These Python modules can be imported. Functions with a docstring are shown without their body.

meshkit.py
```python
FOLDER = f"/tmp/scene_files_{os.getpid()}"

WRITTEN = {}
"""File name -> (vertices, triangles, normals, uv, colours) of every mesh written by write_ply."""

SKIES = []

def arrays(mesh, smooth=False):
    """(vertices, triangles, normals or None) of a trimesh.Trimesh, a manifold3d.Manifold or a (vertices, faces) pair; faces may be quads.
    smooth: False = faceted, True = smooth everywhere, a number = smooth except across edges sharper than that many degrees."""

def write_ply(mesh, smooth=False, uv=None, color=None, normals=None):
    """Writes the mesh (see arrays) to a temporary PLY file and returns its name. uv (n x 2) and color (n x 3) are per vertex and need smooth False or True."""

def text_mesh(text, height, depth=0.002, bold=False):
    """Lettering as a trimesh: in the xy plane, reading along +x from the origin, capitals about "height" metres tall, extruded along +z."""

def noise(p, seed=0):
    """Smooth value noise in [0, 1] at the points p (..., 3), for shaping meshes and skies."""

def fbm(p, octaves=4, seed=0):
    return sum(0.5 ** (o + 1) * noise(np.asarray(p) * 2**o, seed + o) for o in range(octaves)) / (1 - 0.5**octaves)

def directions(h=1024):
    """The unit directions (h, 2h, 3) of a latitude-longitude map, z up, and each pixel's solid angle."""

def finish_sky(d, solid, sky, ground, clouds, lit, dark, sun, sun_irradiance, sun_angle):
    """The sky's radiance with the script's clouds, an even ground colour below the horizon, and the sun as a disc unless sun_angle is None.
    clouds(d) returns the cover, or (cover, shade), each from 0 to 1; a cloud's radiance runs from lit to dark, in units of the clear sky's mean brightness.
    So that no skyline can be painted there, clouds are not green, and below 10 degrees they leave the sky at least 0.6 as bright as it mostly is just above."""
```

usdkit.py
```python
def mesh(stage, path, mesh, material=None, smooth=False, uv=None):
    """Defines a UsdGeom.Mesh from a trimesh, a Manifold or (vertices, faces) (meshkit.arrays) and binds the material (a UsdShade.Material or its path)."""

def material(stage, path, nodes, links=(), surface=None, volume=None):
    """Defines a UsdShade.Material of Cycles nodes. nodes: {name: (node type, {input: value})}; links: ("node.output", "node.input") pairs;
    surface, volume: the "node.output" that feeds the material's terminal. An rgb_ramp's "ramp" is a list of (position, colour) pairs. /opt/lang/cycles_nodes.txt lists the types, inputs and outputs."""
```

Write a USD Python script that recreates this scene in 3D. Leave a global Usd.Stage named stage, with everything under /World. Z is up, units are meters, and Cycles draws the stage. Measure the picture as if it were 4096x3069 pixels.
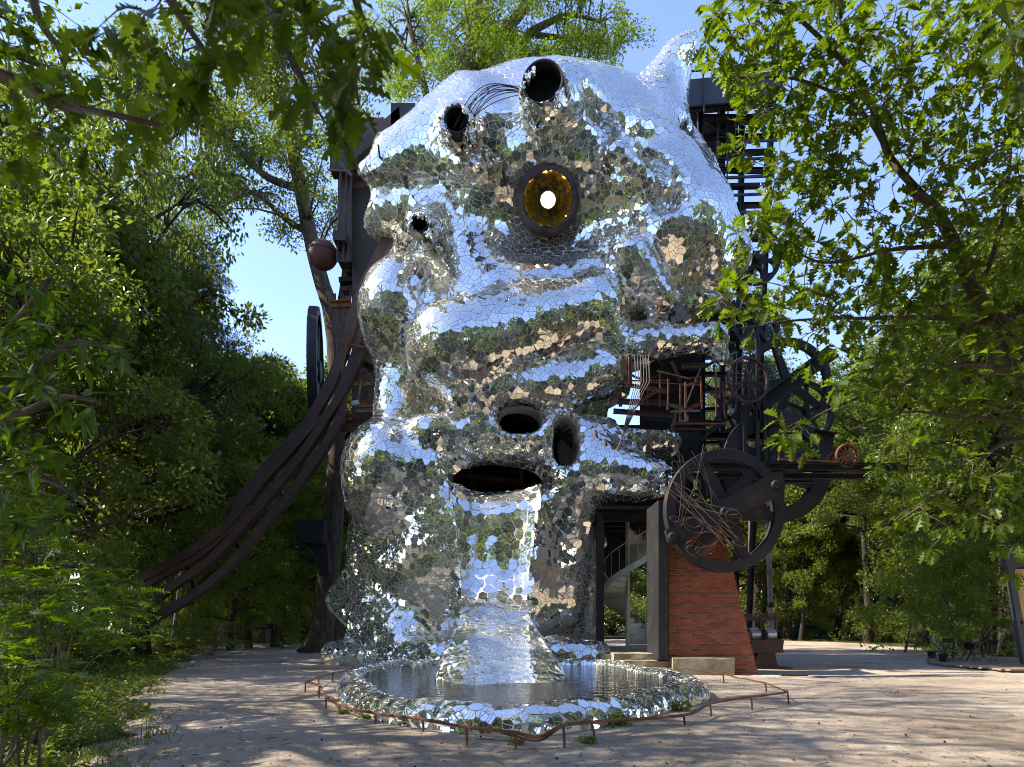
import math, random, numpy as np, trimesh, usdkit, meshkit
from scipy.spatial import cKDTree
from pxr import Usd, UsdGeom, UsdLux, UsdShade, Gf, Sdf, Vt

stage = Usd.Stage.CreateInMemory()
UsdGeom.SetStageUpAxis(stage, 'Z')
UsdGeom.Xform.Define(stage, '/World')
stage.SetDefaultPrim(stage.GetPrimAtPath('/World'))
UsdGeom.Scope.Define(stage, '/World/Looks')

# ---------------------------------------------------------------- camera, sky, sun, exposure
F, CX, HZ, CAMZ = 683.0, 512.0, 622.0, 1.6
cam = UsdGeom.Camera.Define(stage, '/World/camera')
cam.CreateFocalLengthAttr(36.0 * F / 1024.0)
cam.CreateHorizontalApertureAttr(36.0)
cam.CreateVerticalApertureAttr(36.0 * 767 / 1024)
cam.CreateVerticalApertureOffsetAttr((HZ - 383.5) / 1024 * 36.0)
cam.CreateFStopAttr(5.6)
cam.CreateFocusDistanceAttr(20.0)
cam.CreateExposureAttr(1.45)
cam.AddTransformOp().Set(Gf.Matrix4d(1, 0, 0, 0, 0, 0, 1, 0, 0, -1, 0, 0, 0, 0, CAMZ, 1))

SUN = np.array([-0.99, -0.02, 0.0]); SUN /= np.linalg.norm(SUN)
ELEV = math.radians(43)
SUN = np.array([SUN[0] * math.cos(ELEV), SUN[1] * math.cos(ELEV), math.sin(ELEV)])
skym = usdkit.material(stage, '/World/Looks/sky', {
    's': ('sky_texture', {'sky_type': 'single_scattering', 'sun_disc': False, 'sun_elevation': ELEV,
                          'sun_rotation': math.atan2(SUN[0], SUN[1]), 'air_density': 1.0, 'aerosol_density': 0.15, 'ozone_density': 2.5}),
    't': ('mix', {'mix_type': 'multiply', 'fac': 1.0, 'color2': (1.06, 0.97, 1.10)}),
    'b': ('background_shader', {'strength': 0.15})}, [('s.color', 't.color1'), ('t.color', 'b.color')], surface='b.background')
dome = UsdLux.DomeLight.Define(stage, '/World/sky')
UsdShade.MaterialBindingAPI.Apply(dome.GetPrim()).Bind(skym)
dome.GetPrim().SetCustomDataByKey('kind', 'structure')
sun = UsdLux.DistantLight.Define(stage, '/World/sun')
sun.CreateIntensityAttr(1.15); sun.CreateAngleAttr(0.53); sun.CreateColorAttr((1.0, 0.93, 0.80))
sun.CreateNormalizeAttr(True)
zax = SUN
xax = np.cross([0, 0, 1.0], zax); xax /= np.linalg.norm(xax); yax = np.cross(zax, xax)
sun.AddTransformOp().Set(Gf.Matrix4d(*xax, 0, *yax, 0, *zax, 0, 0, 0, 0, 1))

# ---------------------------------------------------------------- helpers
def P(u, v, Y):
    "point of the place that stands at depth Y along the line of sight of a spot in the photo"
    return np.array([(u - CX) * Y / F, Y, CAMZ - (v - HZ) * Y / F])

def G(u, v, z=0.0):
    Y = (CAMZ - z) * F / (v - HZ)
    return np.array([(u - CX) * Y / F, Y, z])

NAMES = {}
def numbered(parent, name):
    k = (str(parent), name)
    n = NAMES.get(k, 0); NAMES[k] = n + 1
    return f'{parent}/{name}' if n == 0 else f'{parent}/{name}_{n:03d}'

def setdata(p, label=None, cat=None, group=None, kind=None):
    for k, x in (('label', label), ('category', cat), ('group', group), ('kind', kind)):
        if x: p.SetCustomDataByKey(k, x)
    return p

def mat4(loc=(0, 0, 0), rz=0.0, s=1.0):
    c, n = math.cos(rz), math.sin(rz)
    sx, sy, sz = (s, s, s) if np.ndim(s) == 0 else s
    return Gf.Matrix4d(c * sx, n * sx, 0, 0, -n * sy, c * sy, 0, 0, 0, 0, sz, 0, *map(float, loc), 1)

def thing(name, label, cat, loc=(0, 0, 0), rz=0.0, s=1.0, group=None, kind=None):
    x = UsdGeom.Xform.Define(stage, numbered('/World', name))
    x.AddTransformOp().Set(mat4(loc, rz, s))
    return setdata(x.GetPrim(), label, cat, group, kind)

def path_of(parent):
    return '/World' if parent is None else str(parent.GetPath())

def vnormals(v, f):
    n = np.zeros_like(v); fn = np.cross(v[f[:, 1]] - v[f[:, 0]], v[f[:, 2]] - v[f[:, 0]])
    for k in range(3): np.add.at(n, f[:, k], fn)
    return n / np.maximum(np.linalg.norm(n, axis=1, keepdims=True), 1e-12)

def obj(name, vf, material, parent=None, smooth=False, origin=None):
    "one Mesh prim under parent (or under /World); world coordinates minus origin"
    if isinstance(vf, MB): vf = vf.arrays()
    elif isinstance(vf, trimesh.Trimesh): vf = (np.array(vf.vertices), np.array(vf.faces))
    v, f = np.asarray(vf[0], float), np.asarray(vf[1], np.int32)
    if origin is not None: v = v - np.asarray(origin)
    m = UsdGeom.Mesh.Define(stage, numbered(path_of(parent), name))
    m.CreatePointsAttr(Vt.Vec3fArray.FromNumpy(v.astype(np.float32)))
    m.CreateFaceVertexCountsAttr(Vt.IntArray.FromNumpy(np.full(len(f), f.shape[1], np.int32)))
    m.CreateFaceVertexIndicesAttr(Vt.IntArray.FromNumpy(np.ascontiguousarray(f).ravel()))
    m.CreateSubdivisionSchemeAttr('none')
    m.CreateDoubleSidedAttr(True)
    if smooth is True:
        m.CreateNormalsAttr(Vt.Vec3fArray.FromNumpy(vnormals(v, f).astype(np.float32))); m.SetNormalsInterpolation('vertex')
    if material is not None: UsdShade.MaterialBindingAPI.Apply(m.GetPrim()).Bind(M[material])
    return m.GetPrim()

class MB:
    "collects pieces that make up one mesh"
    def __init__(s): s.v, s.f, s.n = [], [], 0
    def add(s, v, f):
        v = np.asarray(v, float); f = np.asarray(f, int)
        if f.shape[1] == 4: f = np.vstack([f[:, [0, 1, 2]], f[:, [0, 2, 3]]])
        s.v.append(v); s.f.append(f + s.n); s.n += len(v); return s
    def arrays(s): return np.vstack(s.v), np.vstack(s.f)
    def box(s, lo, hi):
        return s.beam_box(np.array([(a + b) / 2 for a, b in zip(lo, hi)]), np.eye(3), [(b - a) / 2 for a, b in zip(lo, hi)])
    def beam_box(s, c, R, h):
        q = np.array([[x, y, z] for x in (-1, 1) for y in (-1, 1) for z in (-1, 1)], float) * h
        return s.add(c + q @ R, [[0, 1, 3, 2], [4, 6, 7, 5], [0, 4, 5, 1], [2, 3, 7, 6], [0, 2, 6, 4], [1, 5, 7, 3]])
    def beam(s, a, b, w, h=None, up=(0, 0, 1)):
        "box from a to b, w across, h along up"
        h = w if h is None else h
        a, b = np.asarray(a, float), np.asarray(b, float); d = b - a; L = np.linalg.norm(d); d = d / L
        up = np.asarray(up, float)
        if abs(d @ up) > 0.98: up = np.array([0, 1.0, 0])
        x = np.cross(d, up); x /= np.linalg.norm(x); z = np.cross(x, d)
        return s.beam_box((a + b) / 2, np.array([d, x, z]), [L / 2, w / 2, h / 2])
    def ibeam(s, a, b, w, h, t=0.03, up=(0, 0, 1)):
        a, b = np.asarray(a, float), np.asarray(b, float); d = (b - a) / np.linalg.norm(b - a); up = np.asarray(up, float)
        if abs(d @ up) > 0.98: up = np.array([0, 1.0, 0])
        x = np.cross(d, up); x /= np.linalg.norm(x); z = np.cross(x, d)
        s.beam(a, b, t, h - 2 * t, up)
        for k in (-1, 1): s.beam(a + z * k * (h - t) / 2, b + z * k * (h - t) / 2, w, t, up)
        return s
    def tube(s, pts, r, sides=8, cap=True):
        p = np.asarray(pts, float); r = np.broadcast_to(np.asarray(r, float), (len(p),))
        t = np.gradient(p, axis=0); t /= np.linalg.norm(t, axis=1, keepdims=True) + 1e-12
        ref = np.array([0, 0, 1.0]) if abs(t[0, 2]) < 0.9 else np.array([1.0, 0, 0])
        a = np.zeros_like(p); x = np.cross(t[0], ref); x /= np.linalg.norm(x)
        for i in range(len(p)):
            x = x - t[i] * (x @ t[i]); x /= np.linalg.norm(x); a[i] = x
        b = np.cross(t, a); an = np.arange(sides) * 2 * np.pi / sides
        v = (p[:, None] + r[:, None, None] * (np.cos(an)[None, :, None] * a[:, None] + np.sin(an)[None, :, None] * b[:, None])).reshape(-1, 3)
        i, j = np.meshgrid(np.arange(len(p) - 1), np.arange(sides), indexing='ij'); k = (j + 1) % sides
        q = np.stack([i * sides + j, i * sides + k, (i + 1) * sides + k, (i + 1) * sides + j], -1).reshape(-1, 4)
        s.add(v, q)
        if cap:
            fan = np.array([[0, m + 1, m] for m in range(1, sides - 1)])
            s.f.append(fan + s.n - len(v)); s.f.append(fan[:, ::-1] + s.n - sides)
        return s
    def prism(s, poly, y0, y1, axis='y'):
        "shapely polygon in x,z extruded along y from y0 to y1 (axis 'z': polygon in x,y)"
        m = trimesh.creation.extrude_polygon(poly, abs(y1 - y0), engine='earcut')
        v = np.array(m.vertices)
        v = np.stack([v[:, 0], v[:, 2] + min(y0, y1), v[:, 1]], 1) if axis == 'y' else v + [0, 0, min(y0, y1)]
        return s.add(v, np.array(m.faces)[:, ::-1] if axis == 'y' else np.array(m.faces))
    def lathe(s, prof, c, axis=(0, 0, 1), n=24):
        "profile of (radius, height) turned about axis at c"
        d = np.asarray(axis, float); d = d / np.linalg.norm(d)
        x = np.cross(d, [0, 0, 1.0] if abs(d[2]) < 0.9 else [1.0, 0, 0]); x /= np.linalg.norm(x); y = np.cross(d, x)
        an = np.arange(n) * 2 * np.pi / n; pr = np.asarray(prof, float)
        v = np.asarray(c, float) + pr[:, None, 0:1] * (np.cos(an)[None, :, None] * x + np.sin(an)[None, :, None] * y) + pr[:, None, 1:2] * d
        i, j = np.meshgrid(np.arange(len(pr) - 1), np.arange(n), indexing='ij'); k = (j + 1) % n
        return s.add(v.reshape(-1, 3), np.stack([i * n + j, i * n + k, (i + 1) * n + k, (i + 1) * n + j], -1).reshape(-1, 4))

def catmull(pts, n):
    p = np.asarray(pts, float); m = len(p)
    t = np.linspace(0, m - 1, n); i = np.clip(t.astype(int), 0, m - 2); w = (t - i)[:, None]
    p0, p1, p2, p3 = p[np.maximum(i - 1, 0)], p[i], p[i + 1], p[np.minimum(i + 2, m - 1)]
    return 0.5 * (2 * p1 + (p2 - p0) * w + (2 * p0 - 5 * p1 + 4 * p2 - p3) * w**2 + (3 * p1 - p0 - 3 * p2 + p3) * w**3)

# ---------------------------------------------------------------- materials
M = {}
def mk(name, nodes, links, surface='p.BSDF'):
    M[name] = usdkit.material(stage, '/World/Looks/' + name, nodes, links, surface=surface)

def rough_mat(name, c1, c2, scale, rough=0.8, metal=0.0, bump=0.3, bscale=None, bdist=0.01, spec=0.3, ramp=None, stretch=None, pos=(0.3, 0.7)):
    "two tones mixed by noise over the object's own coordinates, with relief"
    nodes = {'g': ('texture_coordinate', {}), 'm': ('mapping', {'scale': stretch or (1, 1, 1)}),
             'n': ('noise_texture', {'scale': scale, 'detail': 6.0, 'roughness': 0.6}), 'r': ('rgb_ramp', {'ramp': ramp or [(pos[0], c1), (pos[1], c2)]}),
             'n2': ('noise_texture', {'scale': bscale or scale * 4, 'detail': 5.0, 'roughness': 0.65}), 'b': ('bump', {'strength': bump, 'distance': bdist}),
             'p': ('principled_bsdf', {'roughness': rough, 'metallic': metal, 'specular_ior_level': spec})}
    mk(name, nodes, [('g.object', 'm.vector'), ('m.vector', 'n.vector'), ('m.vector', 'n2.vector'), ('n.fac', 'r.fac'), ('r.color', 'p.base_color'),
                     ('n2.fac', 'b.height'), ('b.normal', 'p.normal')])

def leaf_mat(name, c1, c2, t1, trans=0.45, gloss=0.45):
    "leaves: per-leaf tone, light coming through"
    mk(name, {'g': ('geometry', {}), 'r': ('rgb_ramp', {'ramp': [(0.0, c1), (0.6, c2), (0.93, c2), (1.0, tuple(np.array(c2) * [1.6, 1.25, 0.9]))]}),
              'hv': ('hsv', {'hue': 0.49, 'saturation': 1.1, 'value': t1}),
              'p': ('principled_bsdf', {'roughness': gloss, 'specular_ior_level': 0.35}), 't': ('translucent_bsdf', {}), 'x': ('mix_closure', {'fac': trans})},
       [('g.random_per_island', 'r.fac'), ('r.color', 'p.base_color'), ('r.color', 'hv.color'), ('hv.color', 't.color'), ('p.BSDF', 'x.closure1'), ('t.BSDF', 'x.closure2')], 'x.closure')

# mirror glass, a little dusty and spotted
mk('mirror', {'g': ('geometry', {}), 'n': ('noise_texture', {'scale': 0.9, 'detail': 6.0, 'roughness': 0.65}), 'r': ('rgb_ramp', {'ramp': [(0.36, (0.05,) * 3), (0.55, (0.16,) * 3), (0.75, (0.40,) * 3)]}),
              'tc': ('rgb_ramp', {'ramp': [(0, (0.80, 0.80, 0.74)), (0.6, (0.90, 0.895, 0.84)), (0.85, (0.84, 0.83, 0.75)), (0.93, (0.70, 0.67, 0.58)), (1, (0.88, 0.87, 0.80))]}),
              'a': ('glossy_bsdf', {'roughness': 0.012}), 'n2': ('noise_texture', {'scale': 14.0, 'detail': 5.0, 'roughness': 0.7}), 'r2': ('rgb_ramp', {'ramp': [(0.28, (0.12, 0.10, 0.06)), (0.42, (0.66, 0.64, 0.57))]}),
              'd': ('principled_bsdf', {'roughness': 0.30, 'metallic': 0.35}), 'x': ('mix_closure', {})},
   [('g.position', 'n.vector'), ('g.position', 'n2.vector'), ('n2.fac', 'r2.fac'), ('r2.color', 'd.base_color'), ('n.fac', 'r.fac'), ('r.color', 'x.fac'), ('g.random_per_island', 'tc.fac'), ('tc.color', 'a.color'), ('a.BSDF', 'x.closure1'), ('d.BSDF', 'x.closure2')], 'x.closure')
rough_mat('grout', (0.50, 0.48, 0.42), (0.74, 0.72, 0.65), 1.2, 0.9, bump=0.4, bscale=30)
rough_mat('black_iron', (0.010, 0.010, 0.012), (0.03, 0.024, 0.022), 1.5, 0.6, bump=0.35, bscale=12, spec=0.35, ramp=[(0.3, (0.009, 0.009, 0.011)), (0.58, (0.02, 0.019, 0.02)), (0.68, (0.05, 0.027, 0.018))])
rough_mat('blue_iron', (0.014, 0.016, 0.024), (0.03, 0.033, 0.045), 0.8, 0.5, bump=0.2, bscale=9, spec=0.45)
rough_mat('brown_iron', (0.03, 0.016, 0.013), (0.075, 0.038, 0.028), 1.6, 0.55, bump=0.25, bscale=14, spec=0.4)
rough_mat('rust', (0.07, 0.03, 0.018), (0.23, 0.095, 0.045), 4.0, 0.85, bump=0.5, bscale=30, spec=0.2)
rough_mat('yellow_paint', (0.08, 0.035, 0.015), (0.32, 0.19, 0.04), 5.0, 0.7, bump=0.4, bscale=25, pos=(0.42, 0.55))
rough_mat('pale_rust', (0.08, 0.05, 0.035), (0.2, 0.13, 0.09), 5.0, 0.75, bump=0.4, bscale=30)
rough_mat('cable', (0.05, 0.035, 0.025), (0.12, 0.085, 0.06), 5.0, 0.6, bump=0.1)
rough_mat('concrete', (0.17, 0.14, 0.085), (0.36, 0.30, 0.20), 1.6, 0.92, bump=0.6, bscale=14, bdist=0.02)
rough_mat('mortar', (0.22, 0.17, 0.13), (0.34, 0.27, 0.21), 3.0, 0.95, bump=0.5, bscale=60)
for k, (a, b) in enumerate((((0.19, 0.045, 0.022), (0.24, 0.06, 0.03)), ((0.25, 0.065, 0.032), (0.31, 0.085, 0.04)), ((0.12, 0.035, 0.022), (0.17, 0.05, 0.03)))):
    rough_mat(f'brick_{"abc"[k]}', a, b, 3.0, 0.9, bump=0.4, bscale=40, bdist=0.006)
rough_mat('bark', (0.035, 0.028, 0.02), (0.13, 0.105, 0.075), 3.0, 0.95, bump=1.0, bscale=5.0, bdist=0.06, stretch=(3, 3, 0.6), spec=0.1)
rough_mat('bark_dark', (0.02, 0.016, 0.012), (0.07, 0.055, 0.04), 3.0, 0.95, bump=1.0, bscale=5.0, bdist=0.05, stretch=(3, 3, 0.6), spec=0.1)
rough_mat('bark_pine', (0.07, 0.045, 0.035), (0.24, 0.15, 0.10), 3.0, 0.95, bump=1.0, bscale=5.0, bdist=0.05, stretch=(2, 2, 0.8), spec=0.1)
rough_mat('twig', (0.05, 0.04, 0.025), (0.13, 0.10, 0.06), 9.0, 0.9, bump=0.3)
leaf_mat('leaf_oak', (0.075, 0.115, 0.01), (0.13, 0.17, 0.016), 2.5, 0.5, 0.45)
leaf_mat('leaf_light', (0.09, 0.125, 0.014), (0.15, 0.18, 0.026), 2.3, 0.45, 0.42)
leaf_mat('leaf_dark', (0.055, 0.08, 0.011), (0.105, 0.13, 0.018), 2.6, 0.46, 0.4)
leaf_mat('leaf_wood', (0.09, 0.12, 0.02), (0.18, 0.2, 0.042), 2.4, 0.43, 0.38)
leaf_mat('leaf_pine', (0.05, 0.075, 0.03), (0.11, 0.13, 0.055), 1.4, 0.2)
leaf_mat('leaf_chestnut', (0.05, 0.095, 0.01), (0.09, 0.14, 0.015), 2.4, 0.5, 0.45)
leaf_mat('leaf_robinia', (0.075, 0.125, 0.012), (0.13, 0.18, 0.02), 2.4, 0.5, 0.45)
leaf_mat('leaf_brown', (0.08, 0.04, 0.015), (0.15, 0.08, 0.03), 1.2, 0.25)
# sand: dusty pale earth with footmarks, litter and darker damp patches
mk('sand', {'g': ('geometry', {}), 'n': ('noise_texture', {'scale': 0.35, 'detail': 8.0, 'roughness': 0.62}), 'r': ('rgb_ramp', {'ramp': [(0.28, (0.20, 0.15, 0.105)), (0.43, (0.34, 0.27, 0.20)), (0.58, (0.43, 0.35, 0.27)), (0.75, (0.50, 0.42, 0.33))]}),
            'n3': ('noise_texture', {'scale': 22.0, 'detail': 5.0, 'roughness': 0.75}), 'r3': ('rgb_ramp', {'ramp': [(0.30, (0.40, 0.33, 0.26)), (0.46, (1, 1, 1))]}),
            'mx': ('mix', {'mix_type': 'multiply', 'fac': 0.8}),
            'n2': ('noise_texture', {'scale': 5.0, 'detail': 8.0, 'roughness': 0.7}), 'b': ('bump', {'strength': 1.0, 'distance': 0.09}),
            'p': ('principled_bsdf', {'roughness': 0.95, 'specular_ior_level': 0.15})},
   [('g.position', 'n.vector'), ('g.position', 'n2.vector'), ('g.position', 'n3.vector'), ('n.fac', 'r.fac'), ('n3.fac', 'r3.fac'), ('r.color', 'mx.color1'), ('r3.color', 'mx.color2'),
    ('mx.color', 'p.base_color'), ('n2.fac', 'b.height'), ('b.normal', 'p.normal')])
mk('forest_floor', {'g': ('geometry', {}), 'n': ('noise_texture', {'scale': 1.2, 'detail': 8.0, 'roughness': 0.7}), 'r': ('rgb_ramp', {'ramp': [(0.3, (0.03, 0.024, 0.014)), (0.5, (0.07, 0.055, 0.028)), (0.62, (0.04, 0.055, 0.015)), (0.8, (0.05, 0.07, 0.018))]}),
                    'n2': ('noise_texture', {'scale': 8.0, 'detail': 6.0}), 'b': ('bump', {'strength': 1.0, 'distance': 0.08}), 'p': ('principled_bsdf', {'roughness': 0.95, 'specular_ior_level': 0.1})},
   [('g.position', 'n.vector'), ('g.position', 'n2.vector'), ('n.fac', 'r.fac'), ('r.color', 'p.base_color'), ('n2.fac', 'b.height'), ('b.normal', 'p.normal')])
mk('water', {'g': ('geometry', {}), 'm': ('mapping', {'scale': (1, 1.6, 1)}), 'n': ('noise_texture', {'scale': 3.5, 'detail': 3.0}), 'b': ('bump', {'strength': 0.5, 'distance': 0.04}),
             'p': ('principled_bsdf', {'base_color': (0.012, 0.013, 0.012), 'roughness': 0.03, 'ior': 1.33, 'specular_ior_level': 0.5})},
   [('g.position', 'm.vector'), ('m.vector', 'n.vector'), ('n.fac', 'b.height'), ('b.normal', 'p.normal')])
rough_mat('steel', (0.25, 0.25, 0.25), (0.4, 0.39, 0.37), 3.0, 0.35, 0.8, bump=0.1)
rough_mat('dark_ring', (0.035, 0.028, 0.026), (0.11, 0.085, 0.075), 2.2, 0.6, 0.3, bump=0.3, bscale=10)
rough_mat('rust_ball', (0.05, 0.022, 0.018), (0.09, 0.042, 0.034), 1.3, 0.6, bump=0.25, bscale=9)
rough_mat('blue_brown', (0.035, 0.026, 0.028), (0.06, 0.045, 0.045), 0.7, 0.6, bump=0.15, bscale=9)
rough_mat('pale_paint', (0.30, 0.29, 0.22), (0.46, 0.45, 0.36), 2.0, 0.6, bump=0.1, bscale=20)
mk('amber', {'g': ('geometry', {}), 'r': ('rgb_ramp', {'ramp': [(0, (0.36, 0.20, 0.008)), (0.5, (0.62, 0.42, 0.02)), (1, (0.85, 0.70, 0.14))]}), 'p': ('principled_bsdf', {'roughness': 0.12, 'metallic': 0.5})}, [('g.random_per_island', 'r.fac'), ('r.color', 'p.base_color')])
mk('lamp_glow', {'e': ('emission', {'color': (1.0, 0.80, 0.5), 'strength': 14.0})}, [], 'e.emission')
mk('lamp_warm', {'p': ('principled_bsdf', {'base_color': (0.9, 0.7, 0.5), 'metallic': 0.8, 'roughness': 0.35, 'emission_color': (1.0, 0.60, 0.34), 'emission_strength': 0.20})}, [])
leaf_mat('leaf_oak_near', (0.085, 0.13, 0.013), (0.15, 0.19, 0.02), 2.4, 0.48, 0.42)
leaf_mat('leaf_oak_near_b', (0.05, 0.08, 0.008), (0.085, 0.12, 0.012), 2.4, 0.5, 0.45)
rough_mat('deck', (0.16, 0.11, 0.075), (0.25, 0.18, 0.12), 1.0, 0.85, bump=0.3, stretch=(1, 8, 1))
rough_mat('navy', (0.010, 0.012, 0.02), (0.016, 0.02, 0.032), 3.0, 0.45, bump=0.05)
rough_mat('blue_paint', (0.02, 0.05, 0.16), (0.03, 0.07, 0.2), 3.0, 0.45, bump=0.05)
rough_mat('black_cloth', (0.008, 0.008, 0.009), (0.018, 0.018, 0.02), 6.0, 0.8, bump=0.2)
rough_mat('kiosk_grey', (0.035, 0.037, 0.042), (0.06, 0.062, 0.068), 2.0, 0.6, bump=0.1)
rough_mat('board', (0.30, 0.19, 0.07), (0.52, 0.36, 0.16), 14.0, 0.6, bump=0.15, bscale=40)
rough_mat('pole_wood', (0.17, 0.14, 0.11), (0.33, 0.29, 0.24), 3.0, 0.9, bump=0.4, stretch=(4, 4, .4))
rough_mat('white_paint', (0.6, 0.6, 0.58), (0.75, 0.75, 0.73), 3.0, 0.5, bump=0.05)
rough_mat('car_paint', (0.035, 0.04, 0.045), (0.05, 0.055, 0.06), 2.0, 0.3, 0.3, bump=0.0, spec=0.6)
rough_mat('car_trim', (0.02, 0.02, 0.022), (0.035, 0.035, 0.037), 2.0, 0.6, bump=0.1)
rough_mat('car_glass', (0.01, 0.012, 0.012), (0.02, 0.022, 0.022), 1.0, 0.05, bump=0.0, spec=0.8)
# ---------------------------------------------------------------- ground
rng = np.random.default_rng(7)
S = 400.0
v = np.array([[-S, -S, -0.06], [S, -S, -0.06], [S, S, -0.06], [-S, S, -0.06]])
setdata(obj('forest_floor', (v, [[0, 1, 2, 3]]), 'forest_floor'), kind='structure')
from shapely.geometry import Polygon, Point, LineString
import shapely
sand_poly = Polygon([(-9, -12), (-5.4, 4), (-5.0, 7.5), (-6.6, 11), (-8.6, 15), (-11.5, 22), (-16, 33), (-21, 44), (-21, 54), (-10, 60), (6, 62), (16, 64), (22, 62), (27, 52), (26, 44), (23, 36), (24, 22), (22, 4), (14, -12)])
step = 0.22
xs, ys = np.arange(-24, 30, step), np.arange(-12, 66, step)
gx, gy = np.meshgrid(xs, ys, indexing='ij')
q = np.stack([gx, gy, np.zeros_like(gx)], -1)
gz = 0.10 * (meshkit.fbm(q * 0.35, 3, 3) - 0.5) + 0.035 * (meshkit.fbm(q * 1.9, 3, 5) - 0.5)
edge = 1.4 * (meshkit.fbm(q * 0.9, 3, 11) - 0.5)
inside = shapely.contains_xy(sand_poly, gx, gy)
dist = shapely.distance(shapely.points(gx.ravel(), gy.ravel()), sand_poly.exterior).reshape(gx.shape) * np.where(inside, 1, -1) + edge
gz = np.where(dist < 0.6, gz - (0.6 - dist) * 0.12, gz)
def ground_z(x, y):
    i = np.clip(((np.asarray(x) + 24) / step).round().astype(int), 0, len(xs) - 1); j = np.clip(((np.asarray(y) + 12) / step).round().astype(int), 0, len(ys) - 1)
    return np.where(dist[i, j] > 0, gz[i, j], -0.06)
ok = dist > -0.5
idx = np.arange(gx.size).reshape(gx.shape)
cell = ok[:-1, :-1] & ok[1:, :-1] & ok[1:, 1:] & ok[:-1, 1:]
fq = np.stack([idx[:-1, :-1], idx[1:, :-1], idx[1:, 1:], idx[:-1, 1:]], -1)[cell]
used, inv = np.unique(fq, return_inverse=True)
vv = np.stack([gx, gy, gz], -1).reshape(-1, 3)[used]
setdata(obj('sandy_ground', (vv, inv.reshape(-1, 4)), 'sand', smooth=False), kind='structure')

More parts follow.
